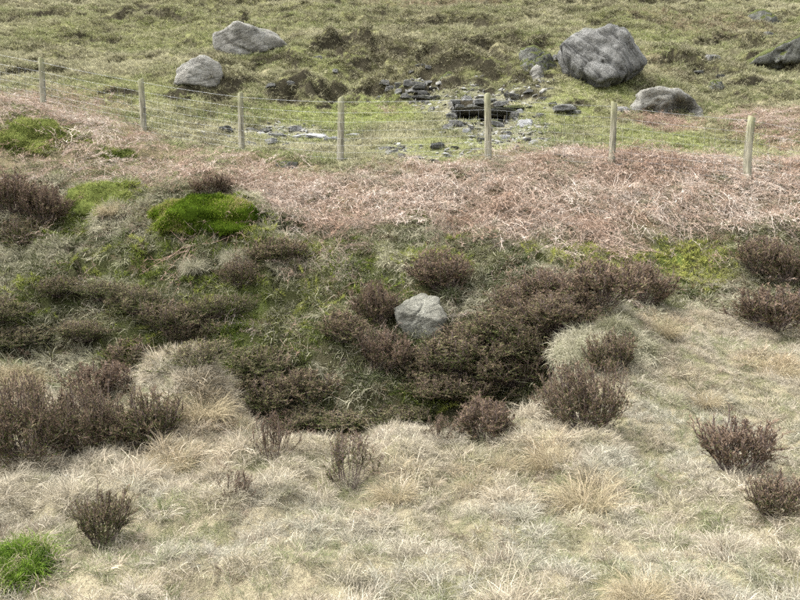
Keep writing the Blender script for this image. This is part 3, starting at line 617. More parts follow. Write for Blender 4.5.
def stand(x, y, tilt=0.5, jitter=0.25):
    gx, gy = slope_of(x, y)
    z = height(x, y)
    rot = np.stack([np.arctan(gy) * tilt + rng.normal(0, jitter, len(x)), -np.arctan(gx) * tilt + rng.normal(0, jitter, len(x)), np.zeros(len(x))], 1)
    return np.stack([x, y, z], 1), rot, np.hypot(gx, gy)

def keepers(p):
    return rng.uniform(0, 1, len(p)) < p

def in_slot(x, y, g=0.1):
    cx, cy, cz, hw, dep = CULVERT
    return (np.abs(x - cx) < hw + g) & (y > cy - 0.15) & (y < cy + dep + 0.1)

# -- meadow grass in front of the hollow
gm = protos("meadow_tuft", [lambda: grass_blades(100, 0.09, 0.0014, 0.07, (0.3, 1.3), 0.9, 4), lambda: grass_blades(90, 0.125, 0.0013, 0.055, (0.1, 1.0), 1.3, 5),
                            lambda: grass_blades(110, 0.07, 0.0015, 0.07, (0.3, 1.4), 0.6, 4), lambda: grass_blades(75, 0.145, 0.0012, 0.045, (0.05, 0.8), 1.5, 5, bias=(0.35, -0.2)),
                            lambda: grass_blades(100, 0.10, 0.0014, 0.06, (0.4, 1.4), 0.9, 4, bias=(-0.4, -0.2)), lambda: grass_blades(95, 0.08, 0.0014, 0.07, (0.9, 1.6), 0.4, 4)], M_GRASS)
x, y = wedge(33000, 2.2, 10.2, 0.60, 1.5)
x = np.concatenate([x, rng.uniform(-3.4, 0.3, 3500)]); y = np.concatenate([y, rng.uniform(5.8, 8.4, 3500)])
f = fields(x, y)
k = keepers(f['meadow']); x, y = x[k], y[k]; f = {q: v[k] for q, v in f.items()}
P, rot, sl = stand(x, y)
a = fbm(x * 1.3, y * 1.3, 201, 3); b = fbm(x * 3.1, y * 3.1, 207, 2)
col = np.tile(C(0.435, 0.385, 0.30), (len(x), 1))
col = lerp(col, C(0.37, 0.35, 0.28), sstep(0.0, 0.4, a))
col = lerp(col, C(0.41, 0.31, 0.185), np.clip(f['tan'] * 0.8 + 0.35 * sstep(0.25, 0.5, b), 0, 0.9))
c2 = fbm(x * 5.5, y * 5.5, 211, 2)
gr = np.clip(f['green'] * 1.3 + 0.14 + sstep(0.05, 0.4, -a) * 0.6 + sstep(0.1, 0.5, c2) * 0.7, 0, 1) * (rng.uniform(0, 1, len(x)) < 0.72)
col = lerp(col, C(0.18, 0.20, 0.095), gr)
col = lerp(col, C(0.22, 0.19, 0.13), sstep(0.15, 0.5, fbm(x * 4.2, y * 4.2, 215, 2)) * 0.6)
col = lerp(col, C(0.20, 0.14, 0.10), (rng.uniform(0, 1, len(x)) < 0.05) * 0.7)
col *= rng.uniform(0.75, 1.2, (len(x), 1))
td, ta, ts = tussocks(x, y)
inn = np.clip(1 - td, 0, 1)
col = lerp(col, C(0.43, 0.365, 0.26), inn * sstep(0.45, 0.8, ts) * 0.7)
col = lerp(col, C(0.145, 0.16, 0.075), sstep(0.85, 1.25, td) * (rng.uniform(0, 1, len(x)) < 0.75) * 0.9)
rot = np.stack([rng.normal(0, 0.3, len(x)), np.clip(0.05 + 0.6 * td, 0, 0.9) + rng.normal(0, 0.35, len(x)), ta + rng.normal(0, 1.0, len(x))], 1)
s = rng.uniform(0.55, 1.2, len(x)) * (0.6 + 0.75 * inn * (0.5 + ts)) * (1 + 0.3 * f['tan']) * (1 - 0.2 * gr)
scatter("dry_grass", "pale dry moor grass covering the near meadow slope", "grass", gm, P, rot, np.stack([s, s, s], 1), col)

# -- grass hanging and standing on the bank of the hollow
gb = protos("bank_tuft", [lambda: grass_blades(70, 0.15, 0.0026, 0.07, (0.2, 1.0), 1.5, 5, bias=(0, -0.7)), lambda: grass_blades(80, 0.10, 0.003, 0.08, (0.3, 1.3), 0.9, 4),
                          lambda: grass_blades(60, 0.19, 0.0024, 0.05, (0.3, 1.0), 1.6, 5, bias=(0.2, -0.9)), lambda: grass_blades(90, 0.06, 0.0035, 0.08, (0.2, 1.2), 0.6, 3)], M_HANG)
x, y = wedge(29000, 6.4, 13.0, 0.60, 1.3)
f = fields(x, y)
k = keepers(np.clip(f['bank'] * (0.45 + 0.75 * sstep(-0.25, 0.1, fbm(x * 3.3, y * 3.3, 229, 2))) + 0.3 * f['bracken'] * (y < 13.0), 0, 1)); x, y = x[k], y[k]; f = {q: v[k] for q, v in f.items()}
P, rot, sl = stand(x, y)
a = fbm(x * 1.9, y * 1.9, 221, 3); b = fbm(x * 2.7, y * 2.7, 227, 3)
col = np.tile(C(0.165, 0.165, 0.08), (len(x), 1))
col = lerp(col, C(0.43, 0.405, 0.29), sstep(-0.02, 0.12, a) * (rng.uniform(0, 1, len(x)) < 0.75))
col = lerp(col, C(0.055, 0.072, 0.022), sstep(0.02, 0.18, b) * 0.92)
col = lerp(col, lerp(np.tile(C(0.15, 0.18, 0.042), (len(x), 1)), C(0.33, 0.33, 0.10), np.clip(sstep(0.5, 2.5, x) + sstep(0.0, 0.3, fbm(x * 3, y * 3, 223, 2)) * 0.6, 0, 1)), np.clip(f['moss'] * 1.25, 0, 1) * (rng.uniform(0, 1, len(x)) < 0.85))
col = lerp(col, C(0.17, 0.11, 0.08), (rng.uniform(0, 1, len(x)) < 0.10) * 0.8)
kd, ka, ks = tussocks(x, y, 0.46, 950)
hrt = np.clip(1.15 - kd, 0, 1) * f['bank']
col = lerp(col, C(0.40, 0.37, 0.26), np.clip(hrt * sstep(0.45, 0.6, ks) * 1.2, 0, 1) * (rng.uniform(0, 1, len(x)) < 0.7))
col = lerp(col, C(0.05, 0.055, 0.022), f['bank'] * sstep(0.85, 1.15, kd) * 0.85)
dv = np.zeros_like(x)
for q in HOLLOW_SHADE: dv = np.maximum(dv, q[4] * blob(x, y, q))
col = lerp(col, C(0.055, 0.062, 0.022), dv * (rng.uniform(0, 1, len(x)) < 0.75))  # hollow's shade painted into the tuft colour, over some dark green growth
col = lerp(col, C(0.40, 0.35, 0.25), np.clip(f['bracken'], 0, 1) * (rng.uniform(0, 1, len(x)) < 0.7))
col *= rng.uniform(0.55, 1.1, (len(x), 1))
rot[:, 2] = rng.uniform(-0.8, 0.8, len(x))
s = rng.uniform(0.55, 1.3, len(x)) * (1 - 0.35 * f['moss'])
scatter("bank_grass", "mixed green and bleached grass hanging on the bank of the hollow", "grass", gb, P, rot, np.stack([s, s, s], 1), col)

# -- mossy turf
gs = protos("moss_tuft", [lambda: grass_blades(110, 0.05, 0.004, 0.09, (0.1, 1.2), 0.6, 3), lambda: grass_blades(110, 0.065, 0.0035, 0.09, (0.1, 1.0), 0.8, 3)], M_MOSS)
x, y = wedge(24000, 7.5, 16.5)
f = fields(x, y)
k = keepers(np.clip(f['moss'] * 1.5, 0, 1) * (1 - f['meadow']) * (1 - 0.6 * f['bracken'])); x, y = x[k], y[k]; f = {q: v[k] for q, v in f.items()}
P, rot, sl = stand(x, y, 0.9)
a = fbm(x * 1.6, y * 1.6, 231, 3)
yel = sstep(1.0, 3.0, x)
col = lerp(np.tile(C(0.125, 0.155, 0.032), (len(x), 1)), C(0.31, 0.31, 0.095), np.clip(sstep(-0.1, 0.4, a) * 0.7 + 0.8 * yel, 0, 1))
col = lerp(col, C(0.06, 0.085, 0.02), sstep(0.1, 0.4, -a) * (1 - yel))
col *= rng.uniform(0.75, 1.2, (len(x), 1))
rot[:, 2] = rng.uniform(0, 6.28, len(x))
s = rng.uniform(0.6, 1.2, len(x))
scatter("mossy_turf", "yellow green mossy turf patches along the top of the bank", "moss", gs, P, rot, np.stack([s, s, s], 1), col)

# -- dead bracken
gk = protos("bracken_frond", [(lambda q=q: bracken_clump(20, 0.42, 0.18)) for q in range(6)], M_BRACK)
x, y = wedge(13000, 9.3, 20.5, 0.62, 1.2)
f = fields(x, y)
k = keepers(f['bracken'] * (0.65 + 0.35 * (x > -2.5))); x, y = x[k], y[k]
xs, ys = wedge(700, 8.0, 12.5); fs_ = fields(xs, ys); k2 = keepers(fs_['bank'] * 0.4)
x = np.concatenate([x, xs[k2]]); y = np.concatenate([y, ys[k2]])
P, rot, sl = stand(x, y, 0.95, 0.18)
a = fbm(x * 1.1, y * 1.1, 241, 3)
col = lerp(np.tile(C(0.535, 0.463, 0.395), (len(x), 1)), C(0.41, 0.315, 0.25), sstep(-0.1, 0.4, a) * 0.8)
col = lerp(col, C(0.34, 0.245, 0.18), (rng.uniform(0, 1, len(x)) < 0.3) * 0.6)
col *= rng.uniform(0.75, 1.2, (len(x), 1))
rot[:, 2] = rng.normal(0, 0.9, len(x))
s = rng.uniform(0.6, 1.3, len(x))
P[:, 2] += rng.uniform(0, 0.03, len(x))
s *= 1 - 0.4 * sstep(line(BRHI, x) - 1.2, line(BRHI, x) - 0.1, y)
nk = int(k2.sum()); col[-nk:] *= 0.62; s[-nk:] *= 0.8
half = rng.uniform(0, 1, len(x)) < 0.45; col[half] *= np.array([0.76, 0.70, 0.66])
scatter("dead_bracken", "flattened pinkish brown dead bracken stalks below the fence", "bracken", gk, P, rot, np.stack([s, s, s], 1), col)

# -- short grazed turf beyond the fence
gh = protos("turf_tuft", [lambda: grass_blades(90, 0.10, 0.0045, 0.15, (0.2, 1.2), 0.8, 3), lambda: grass_blades(110, 0.07, 0.005, 0.16, (0.3, 1.3), 0.6, 3),
                          lambda: grass_blades(80, 0.15, 0.0042, 0.12, (0.1, 0.9), 1.2, 4, bias=(0, -0.4)), lambda: grass_blades(80, 0.12, 0.0045, 0.14, (0.1, 1.0), 1.0, 4)], M_HILL)
x, y = wedge(64000, 11.5, 38.0, 0.59, 1.4, 0.35)
f = fields(x, y)
P, rot, sl = stand(x, y)
pk = np.clip(f['hill'] + 0.35 * sstep(-1.0, -3.5, x) * sstep(11.5, 12.2, y), 0, 1) * (1 - 0.8 * np.clip(f['rubble'] * 1.2, 0, 1)) * 1.0 * (1 - 0.55 * f['bracken'])
k = keepers(pk) & ~in_slot(x, y); x, y, P, rot, sl = x[k], y[k], P[k], rot[k], sl[k]; f = {q: v[k] for q, v in f.items()}
a = fbm(x * 0.55, y * 0.8, 251, 4); b = fbm(x * 1.7, y * 2.2, 257, 3)
col = np.tile(C(0.205, 0.208, 0.108), (len(x), 1))
col = lerp(col, C(0.40, 0.37, 0.245), sstep(0.0, 0.35, a) * 0.65)
col = lerp(col, C(0.175, 0.20, 0.075), sstep(0.05, 0.35, -a) * 0.85)
col = lerp(col, C(0.12, 0.105, 0.065), sstep(0.12, 0.4, b) * 0.8)
col = lerp(col, C(0.27, 0.30, 0.10), np.clip(f['lush'], 0, 1) * (rng.uniform(0, 1, len(x)) < 0.85))
col = lerp(col, C(0.095, 0.085, 0.048), np.clip(f['erode'] * 1.4, 0, 1) * (rng.uniform(0, 1, len(x)) < 0.72))
col = lerp(col, C(0.075, 0.07, 0.038), sstep(0.65, 1.0, sl) * (rng.uniform(0, 1, len(x)) < 0.85))
col = lerp(col, C(0.30, 0.20, 0.15), np.clip(f['red'], 0, 1) * (rng.uniform(0, 1, len(x)) < 0.45))
col *= rng.uniform(0.75, 1.22, (len(x), 1))
rot[:, 2] = rng.uniform(-0.9, 0.9, len(x))
s = rng.uniform(0.6, 1.25, len(x)) * (1 - 0.3 * np.clip(f['lush'], 0, 1)) * (0.9 + 0.012 * np.clip(y - 15, 0, 30))
scatter("hill_grass", "short olive green rough grass on the hillside behind the fence", "grass", gh, P, rot, np.stack([s, s, s], 1), col)

# ---------------------------------------------------------------- rocks
_ico = {}
def ico(sub):
    if sub not in _ico:
        bm = bmesh.new(); bmesh.ops.create_icosphere(bm, subdivisions=sub, radius=1.0)
        V = np.array([v.co[:] for v in bm.verts]); F_ = np.array([[v.index for v in q.verts] for q in bm.faces]); bm.free()
        _ico[sub] = (V, F_)
    return _ico[sub]

def n3(p, s, seed):
    return (vnoise(p[:, 0] * s + 3.1, p[:, 1] * s + p[:, 2] * s * 0.61, seed) + vnoise(p[:, 1] * s - 1.7, p[:, 2] * s + p[:, 0] * s * 0.57, seed + 1) + vnoise(p[:, 2] * s, p[:, 0] * s - p[:, 1] * s * 0.53, seed + 2)) / 3

def cut_stone(planes, sub, seed, rough=0.03, soft=14.0, strat=None):
    """a body bounded by the planes (normal, distance), edges worn and surface broken"""
    U, F_ = ico(sub)
    N_ = nrm(np.array([p[0] for p in planes], float)); D = np.array([p[1] for p in planes], float)
    c = np.clip(U @ N_.T, 0.02, None)
    inv = c / D[None, :]
    r = 1.0 / (np.sum(inv ** soft, 1) ** (1.0 / soft))
    V = U * r[:, None]
    size = np.ptp(V, axis=0).max()
    q = V / size
    d = rough * size * (1.3 * n3(q, 3.0, seed) + 1.0 * (np.abs(n3(q, 6.0, seed + 5)) * 2 - 0.5) + 0.6 * n3(q, 15.0, seed + 9) + 0.35 * n3(q, 31.0, seed + 13))
    d = d - 1.1 * rough * size * sstep(0.045, 0.0, np.abs(n3(q, 2.3, seed + 70))) - 0.8 * rough * size * sstep(0.05, 0.0, np.abs(n3(q, 4.6, seed + 74)))
    d = d + 1.2 * rough * size * np.round(n3(q, 3.4, seed + 80) * 5) / 5
    if strat is not None:
        dirv, freq, amp = strat
        t = q @ nrm(np.array(dirv, float)) + 0.035 * n3(q, 4.0, seed + 20)
        tt = t * freq + 0.9 * vnoise(t * freq * 0.7, t * 0 + 3.3, seed + 40)
        saw = tt % 1.0; bed = np.floor(tt)
        wgt = _h(bed, bed * 0, seed + 50) * (0.25 + 0.9 * (n3(q, 2.0, seed + 30) > -0.05))
        d = d - amp * size * sstep(0.26, 0.02, saw) * wgt + amp * 0.5 * size * (_h(bed, bed * 0 + 1, seed + 51) - 0.5)
    V = V + U * d[:, None]
    return V, F_

def outline_planes(outline, depth, seed, tilt=0.25, front=0.25):
    """planes of a block whose broad side has this outline (metres, x right / z up, counter-clockwise)"""
    r_ = np.random.default_rng(seed)
    o = np.array(outline, float); c = o.mean(0); o = o - c
    pl = []
    for i in range(len(o)):
        a_, b_ = o[i], o[(i + 1) % len(o)]
        e = b_ - a_; nn = np.array([e[1], -e[0]]); nn /= np.linalg.norm(nn)
        dist = nn @ a_
        ty = r_.uniform(-tilt, tilt * 0.6)
        v = np.array([nn[0], ty, nn[1]]); ln = np.linalg.norm(v)
        pl.append((v / ln, max(dist, 0.02) / ln))
    for s_, fr in ((-1, front), (1, 0.15)):
        for dx, dz in ((0.0, fr), (0.45, 0.1), (-0.4, fr * 0.5)):
            v = nrm(np.array([dx + r_.uniform(-.1, .1), s_, dz]))
            pl.append((v, depth / 2 * r_.uniform(0.85, 1.05)))
    return pl, c

def rock(name, px_outline, scale, loc, depth, mat, seed, sub=5, hollow=None, extra=(), rough=0.03, strat=None, soft=34, front=0.25, tilt=0.25, parent=None):
    """px_outline: outline in units of `scale` metres relative to the foot of the rock"""
    o_ = [(a_ * scale, b_ * scale) for a_, b_ in px_outline]
    pl, c = outline_planes(o_, depth, seed, tilt, front)
    pl = pl + [(nrm(np.array(v, float)), d_) for v, d_ in extra]
    V, F_ = cut_stone(pl, sub, seed, rough, soft, strat)
    V = V + np.array([c[0], 0, c[1]])
    for (hx, hz, hr, hd) in (hollow or ()):
        q = ((V[:, 0] - hx) / hr) ** 2 + ((V[:, 2] - hz) / (hr * 0.7)) ** 2
        V[:, 1] += np.where(V[:, 1] < 0, hd * np.exp(-q ** 2), 0)
    me = mesh_from(name, V, [F_], [mat], True)
    return obj(name, me, parent, loc)

def gz(x, y): return float(height(np.array([x]), np.array([y]))[0])

def boulder(label, x, y, outline, scale, depth, mat, seed, sink=0.08, rz=0.0, name="boulder", **kw):
    o = rock(name, outline, scale, (x, y + depth * 0.22, gz(x, y) - sink), depth, mat, seed, **kw)
    o.rotation_euler.z = rz
    return tag(o, label, "rock" if name != "boulder" else "boulder")

# outlines in 1/100 of the picture scale: 1 unit = scale metres
s20 = 0.0252
boulder("massive dark grey boulder with slanting layered cracks on the hillside", 4.72, 18.62,
        [(-2, -6), (14, -3), (36, 14), (44, 20), (41, 30), (22, 54), (6, 59), (-18, 54), (-34, 45), (-42, 35), (-40, 26), (-20, 4)], 0.0243, 1.7, M_ROCK, 3, strat=((0.62, 0.15, 0.78), 11.0, 0.03), rough=0.03, front=0.35)
boulder("low grey boulder with a hollow brown front, in reddish bracken behind the fence", 5.80, 17.27,
        [(-34, -4), (33, -4), (33, 6), (26, 18), (6, 28), (-2, 29), (-24, 23), (-33, 8)], 0.0240, 0.95, M_ROCKP, 5, sink=0.0, strat=((0.25, 0.3, 0.9), 7.0, 0.03), front=0.1, rough=0.035, hollow=((0.25, 0.1, 0.34, 0.45), (-0.35, 0.02, 0.25, 0.35)))
boulder("smooth pale flat-topped boulder overhanging a turf hump on the hillside", -4.02, 21.4,
        [(-35, 3), (-20, -3), (8, -3), (22, -2), (33, 4), (35, 10), (26, 19), (6, 28), (-4, 29), (-18, 26), (-36, 18)], 0.0272, 1.25, M_ROCKP, 7, sink=-0.02, rough=0.025, front=-0.25)
boulder("pale grey slab leaning in the turf below the smooth boulder", -4.78, 18.75,
        [(-24, 0), (-14, -4), (20, -4), (25, 8), (22, 20), (12, 27), (4, 27), (-12, 18), (-22, 8)], 0.0242, 0.8, M_ROCKP, 9, rough=0.025, strat=((0.5, 0.2, 0.85), 6.0, 0.015), front=0.6)
boulder("dark outcrop slab with a turfed sloping top above the bushy hump", 10.15, 21.5,
        [(-26, -3), (30, -4), (40, 10), (36, 26), (20, 27), (4, 20), (-14, 8), (-26, 3)], 0.033, 1.5, M_ROCKM, 12, sink=-0.3, rough=0.04, front=-0.2)
boulder("mossy olive boulder on the slope beside the massive dark boulder", 3.38, 19.48,
        [(-16, -4), (18, -4), (20, 6), (10, 20), (-6, 27), (-16, 25), (-19, 10)], 0.0255, 0.8, M_ROCKM, 14, rough=0.04, strat=((0.6, 0.2, 0.7), 6.0, 0.02), front=0.5, sink=0.2)
boulder("small rounded grey boulder in front of the mossy olive boulder", 3.27, 19.1,
        [(-6, -3), (6, -3), (7, 6), (4, 14), (-1, 16), (-6, 10)], 0.0250, 0.35, M_ROCKP, 16, rough=0.03, sub=4)
boulder("angular lichen-spotted grey rock jutting from the heathery bank of the hollow", 0.21, 9.05,
        [(-14, -4), (20, -8), (26, 12), (22, 32), (0, 36), (-14, 31), (-24, 23), (-20, 8)], 0.0119, 0.5, M_ROCKL, 21, rough=0.03, front=0.0, soft=60, sink=-0.06, extra=(((0.12, -0.62, 0.78), 0.135), ((-0.1, -1, -0.25), 0.17)), name="rock")
boulder("dark rounded boulder half sunk in the slope above the reddish bracken", 7.6, 19.2,
        [(-7, -3), (7, -3), (8, 4), (3, 10), (-4, 10), (-8, 3)], 0.0247, 0.4, M_ROCKM, 23, rough=0.04, sub=4)
boulder("weathered grey crag lying high on the slope above the dark outcrop", 12.5, 27.4,
        [(-14, -3), (16, -8), (18, 2), (4, 12), (-10, 18), (-18, 12)], 0.0352, 0.8, M_ROCKM, 27, rough=0.04, sub=4)
boulder("green-capped boulder perched above the tumbled stonework in the gully", 1.3, 19.8,
        [(-16, -4), (14, -4), (16, 4), (8, 11), (-6, 13), (-15, 6)], 0.0255, 0.7, M_ROCKM, 29, rough=0.045, sub=4)
boulder("flat mossy stone propped level in the turf between two fence posts", -1.9, 13.3,
        [(-12, 0), (-8, -5), (7, -5), (11, 1), (11, 4), (-11, 4)], 0.0171, 0.3, M_ROCKM, 31, rough=0.03, sub=4, sink=-0.02, name="rock", tilt=0.1)

# -- small stones
small = []
for i in range(8):
    r_ = np.random.default_rng(100 + i)
    pls = [(nrm(np.array(q_) + r_.normal(0, 0.22, 3)), r_.uniform(0.38, 0.5)) for q_ in ((1, 0, 0), (-1, 0, 0), (0, 1, 0), (0, -1, 0), (0, 0, 1), (0, 0, -1))]
    pls += [(nrm(r_.normal(size=3)), r_.uniform(0.48, 0.6)) for _ in range(6)]
    V, F_ = cut_stone(pls, 4, 200 + i, 0.03, 60)
    V = (V - (V.max(0) + V.min(0)) / 2) / np.ptp(V, axis=0)
    small.append((V, F_))
stone_me = {}
def stone_mesh(i, mat):
    if (i, mat.name) not in stone_me:
        stone_me[(i, mat.name)] = mesh_from("stone", small[i][0], [small[i][1]], [mat], True)
    return stone_me[(i, mat.name)]

def put_stone(name, i, mat, x, y, w, h, rz=0.0, sinkf=0.38, deep=0.8, parent=None, z=None, tilt=0.2):
    zz = (gz(x, y) if z is None else z) + h * (0.5 - sinkf)
    o = obj(name, stone_mesh(i % len(small), mat), parent, (x, y, zz), (random.uniform(-tilt, tilt), random.uniform(-tilt, tilt), rz), (w, max(w * deep, h), h))
    return o

BLEACHED = {4, 5, 6, 11, 18, 23, 24, 25, 26, 46, 48}
LONE = {54: "pale stone lying alone on the turf above the eroded bank", 60: "dark stone in the turf between the massive boulder and the outcrop", 63: "pale weathered stone below the grey crag"}
for i, (x, y, w, h) in enumerate(STONES):
    mat = M_STONEW if i in BLEACHED else (M_STONED if i % 4 == 1 else M_STONE)
    o = put_stone("stone", i * 3 + 1, mat, x, y, w * 1.15, h * 1.0, random.uniform(-0.6, 0.6), 0.42)
    tone = {"bleached_stone": "bleached", "dark_stone": "dark", "grey_stone": "grey"}[mat.name]
    if i in LONE: tag(o, LONE[i], "stone")
    elif i < 15: tag(o, tone + " stone in the long rubble band between the fence posts", "stone", tone + " stones of the long rubble band")
    elif i < 23: tag(o, tone + " stone in the small heap at the edge of the bracken", "stone", tone + " stones of the small heap")
    elif i < 54: tag(o, tone + " stone scattered on the ground around the dark stone opening", "stone", tone + " stones around the opening")
    else: tag(o, tone + " stone poking out of the hillside turf", "stone", tone + " stones in the hillside turf")

# gravelly spall between the rubble
x, y = wedge(42000, 12.5, 20.5)
f = fields(x, y)
k = keepers(f['rubble'] ** 1.2 * 0.8) & ~in_slot(x, y, 0.0); x, y = x[k], y[k]
P, rot, sl = stand(x, y, 0.8)
gcol = bpy.data.collections.new("spall_kinds")
def spall_mat():
    m, n, l, out = new_mat("stone_chips")
    bs = n.new("ShaderNodeBsdfPrincipled"); bs.inputs["Roughness"].default_value = 0.95; bs.inputs["Specular IOR Level"].default_value = 0.1
    l.new(attr(n, "col", 'INSTANCER').outputs["Color"], bs.inputs["Base Color"]); l.new(bs.outputs[0], out.inputs[0])
    return m
sm = spall_mat()
for i in range(4):
    r_ = np.random.default_rng(300 + i)
    V, F_ = cut_stone([(nrm(r_.normal(size=3)), r_.uniform(0.3, 0.5)) for _ in range(12)], 1, 310 + i, 0.03)
    gcol.objects.link(bpy.data.objects.new("spall_%02d" % i, mesh_from("spall_%02d" % i, V, [F_], [sm])))
col = lerp(np.tile(C(0.19, 0.185, 0.165), (len(x), 1)), C(0.10, 0.095, 0.08), (rng.uniform(0, 1, len(x)) < 0.4) * 1.0)
col = lerp(col, C(0.27, 0.27, 0.25), (rng.uniform(0, 1, len(x)) < 0.10) * 1.0)
s = 0.025 + 0.12 * rng.uniform(0, 1, len(x)) ** 3
rot[:, 2] = rng.uniform(0, 6.28, len(x))
scatter("stone_spall", "small broken stone chips strewn behind the fence", "rubble", gcol, P, rot, np.stack([s * 1.6, s, s * 0.42], 1), col)

# -- remains of stonework in the gully
wx_, wy_ = WALLSTONES[7][:2]
wall = bpy.data.objects.new("stone_wall", None); LINK(wall); wall.location = (wx_, wy_, gz(wx_, wy_))
tag(wall, "ruined dry stone wall of tumbled blocks in the hillside gully", "wall")
for i, (x, y, w, h) in enumerate(WALLSTONES):
    o = put_stone("stone", i * 5 + 2, M_STONE if i % 3 else M_STONED, x, y, w * 1.3, h * 1.0, random.uniform(-0.3, 0.3), 0.42, 0.9, tilt=0.15)
    o.parent = wall; o.matrix_parent_inverse = Matrix.Translation(wall.location).inverted()

# -- stone-lined opening
cx, cy, cz, hw, dep = CULVERT
cul = bpy.data.objects.new("stone_opening", None); LINK(cul); cul.location = (cx, cy, cz)
tag(cul, "dark square opening under stone lintel slabs in the slope", "opening")
def cstone(name, x, y, z, w, d, h, i, mat, rz=0.0):
    o = obj(name, stone_mesh(i, mat), cul, (x, y, z), (random.uniform(-.05, .05), random.uniform(-.04, .04), rz), (w, d, h))
    return o
top = 0.25
lint = [(-0.24, 0.26, top + 0.05, 0.78, 0.8, 0.10, 0, M_STONE, 0.05), (0.46, 0.30, top + 0.05, 0.66, 0.8, 0.11, 3, M_ROCKM, -0.06), (-0.1, 0.95, top + 0.10, 1.5, 0.75, 0.2, 5, M_STONED, 0.02), (0.1, 1.4, top + 0.15, 1.6, 0.7, 0.3, 2, M_STONED, 0.0), (0.66, 0.45, top + 0.15, 0.5, 0.45, 0.08, 6, M_ROCKM, 0.1)]
for q in lint: cstone("lintel_slab", *q)
for sd_ in (-1, 1):
    for j in range(2):
        for kz in range(2):
            cstone("side_stone", sd_ * (hw + 0.13), 0.12 + j * 0.5, 0.02 + kz * 0.14, 0.24, 0.5, 0.17, (j + kz * 2 + (sd_ > 0)) % 8, M_STONE if (j + kz) % 2 else M_STONED)
for j in range(4):
    cstone("floor_stone", -0.42 + 0.27 * j, 0.15 + 0.12 * (j % 2), 0.03, 0.2, 0.2, 0.14, j + 2, M_STONED)

# ---------------------------------------------------------------- fence
fence = bpy.data.objects.new("wire_fence", None); LINK(fence)
fx, fy = POSTS[3]; fence.location = (fx, fy, gz(fx, fy))
tag(fence, "stock fence of round wooden posts strung with wire across the slope", "fence")
def make_post(h, r, seed):
    r_ = np.random.default_rng(seed); ns, nr_ = 14, 9
    V, F4 = [], []
    zs = np.concatenate([[-0.35], np.linspace(0, h - 0.012, nr_ - 1), [h]])
    lean = r_.normal(0, 0.012, 2); bow = r_.normal(0, 0.008, 2)
    for zi, z_ in enumerate(zs):
        t = max(0, z_) / h
        rr = r * (1.06 - 0.12 * t) * (0.86 if zi == len(zs) - 1 else 1.0)
        for k_ in range(ns):
            a_ = 2 * math.pi * k_ / ns
            q = rr * (1 + 0.05 * math.sin(2 * a_ + seed) + 0.03 * math.sin(3 * a_ + zi * 0.3 + seed))
            sl_ = 0.02 * math.cos(a_ + seed) if zi >= len(zs) - 2 else 0
            V.append((q * math.cos(a_) + lean[0] * z_ + bow[0] * math.sin(3.14 * t), q * math.sin(a_) + lean[1] * z_ + bow[1] * math.sin(3.14 * t), z_ + sl_))
    for zi in range(len(zs) - 1):
        for k_ in range(ns):
            F4.append((zi * ns + k_, zi * ns + (k_ + 1) % ns, (zi + 1) * ns + (k_ + 1) % ns, (zi + 1) * ns + k_))
    V.append(np.mean(V[-ns:], axis=0)); c_ = len(V) - 1
    F3 = [((len(zs) - 1) * ns + k_, (len(zs) - 1) * ns + (k_ + 1) % ns, c_) for k_ in range(ns)]
    return mesh_from("post", np.array(V), [np.array(F4), np.array(F3)], [M_WOOD], True)
HGT = [1.1, 1.08, 1.04, 1.05, 1.09, 1.03, 1.03, 1.02, 1.05]
tops = []
fl = fence.location
for i, (x, y) in enumerate(FENCE):
    z = gz(x, y)
    o = obj("post", make_post(HGT[i], 0.054 if i != 7 else 0.062, 40 + i), fence, (x - fl.x, y - fl.y, z - fl.z), (random.uniform(-.04, .04), (0.0, -0.01, 0.02, 0.01, -0.012, 0.0, 0.05, 0.035, 0)[i], random.uniform(0, 6)))
    tops.append((x - fl.x, y - fl.y - 0.06, z - fl.z, HGT[i]))
def tube(pts, r, ns=4):
    pts = np.array(pts, float); T = nrm(np.gradient(pts, axis=0)); up = np.array([0, 0, 1.0]) if abs(T[0][2]) < 0.8 else np.array([0, 1.0, 0])
    A = nrm(np.cross(T, up)); B = np.cross(T, A); V = []
    for k_ in range(ns):
        a_ = 2 * math.pi * k_ / ns; V.append(pts + r * (math.cos(a_) * A + math.sin(a_) * B))
    V = np.stack(V, 1).reshape(-1, 3); n_ = len(pts)
    F4 = [(i * ns + k_, i * ns + (k_ + 1) % ns, (i + 1) * ns + (k_ + 1) % ns, (i + 1) * ns + k_) for i in range(n_ - 1) for k_ in range(ns)]
    return V, [np.array(F4)], {}
def wire_line(fr, drop):
    pts = []
    for (a_, b_) in zip(tops[:-1], tops[1:]):
        for t in np.linspace(0, 1, 9)[: (None if b_ is tops[-1] else -1)]:
            pts.append([a_[0] + (b_[0] - a_[0]) * t, a_[1] + (b_[1] - a_[1]) * t, (a_[2] + a_[3] * fr) * (1 - t) + (b_[2] + b_[3] * fr) * t - drop * 4 * t * (1 - t)])
    return pts
lines = []
for fr, rad, dr_ in ((0.93, 0.0015, 0.015), (0.76, 0.0013, 0.01), (0.62, 0.0010, 0.012), (0.49, 0.0010, 0.012), (0.37, 0.0010, 0.014), (0.26, 0.0010, 0.012), (0.15, 0.0010, 0.012), (0.06, 0.0015, 0.01)):
    p_ = wire_line(fr, dr_); lines.append(p_)
    V, fb, _ = tube(p_, rad)
    obj("wire", mesh_from("wire", V, fb, [M_WIRE]), fence)
parts = []
topw, botw = np.array(lines[1]), np.array(lines[-1])
seg = np.concatenate([[0], np.cumsum(np.linalg.norm(np.diff(topw[:, :2], axis=0), axis=1))])
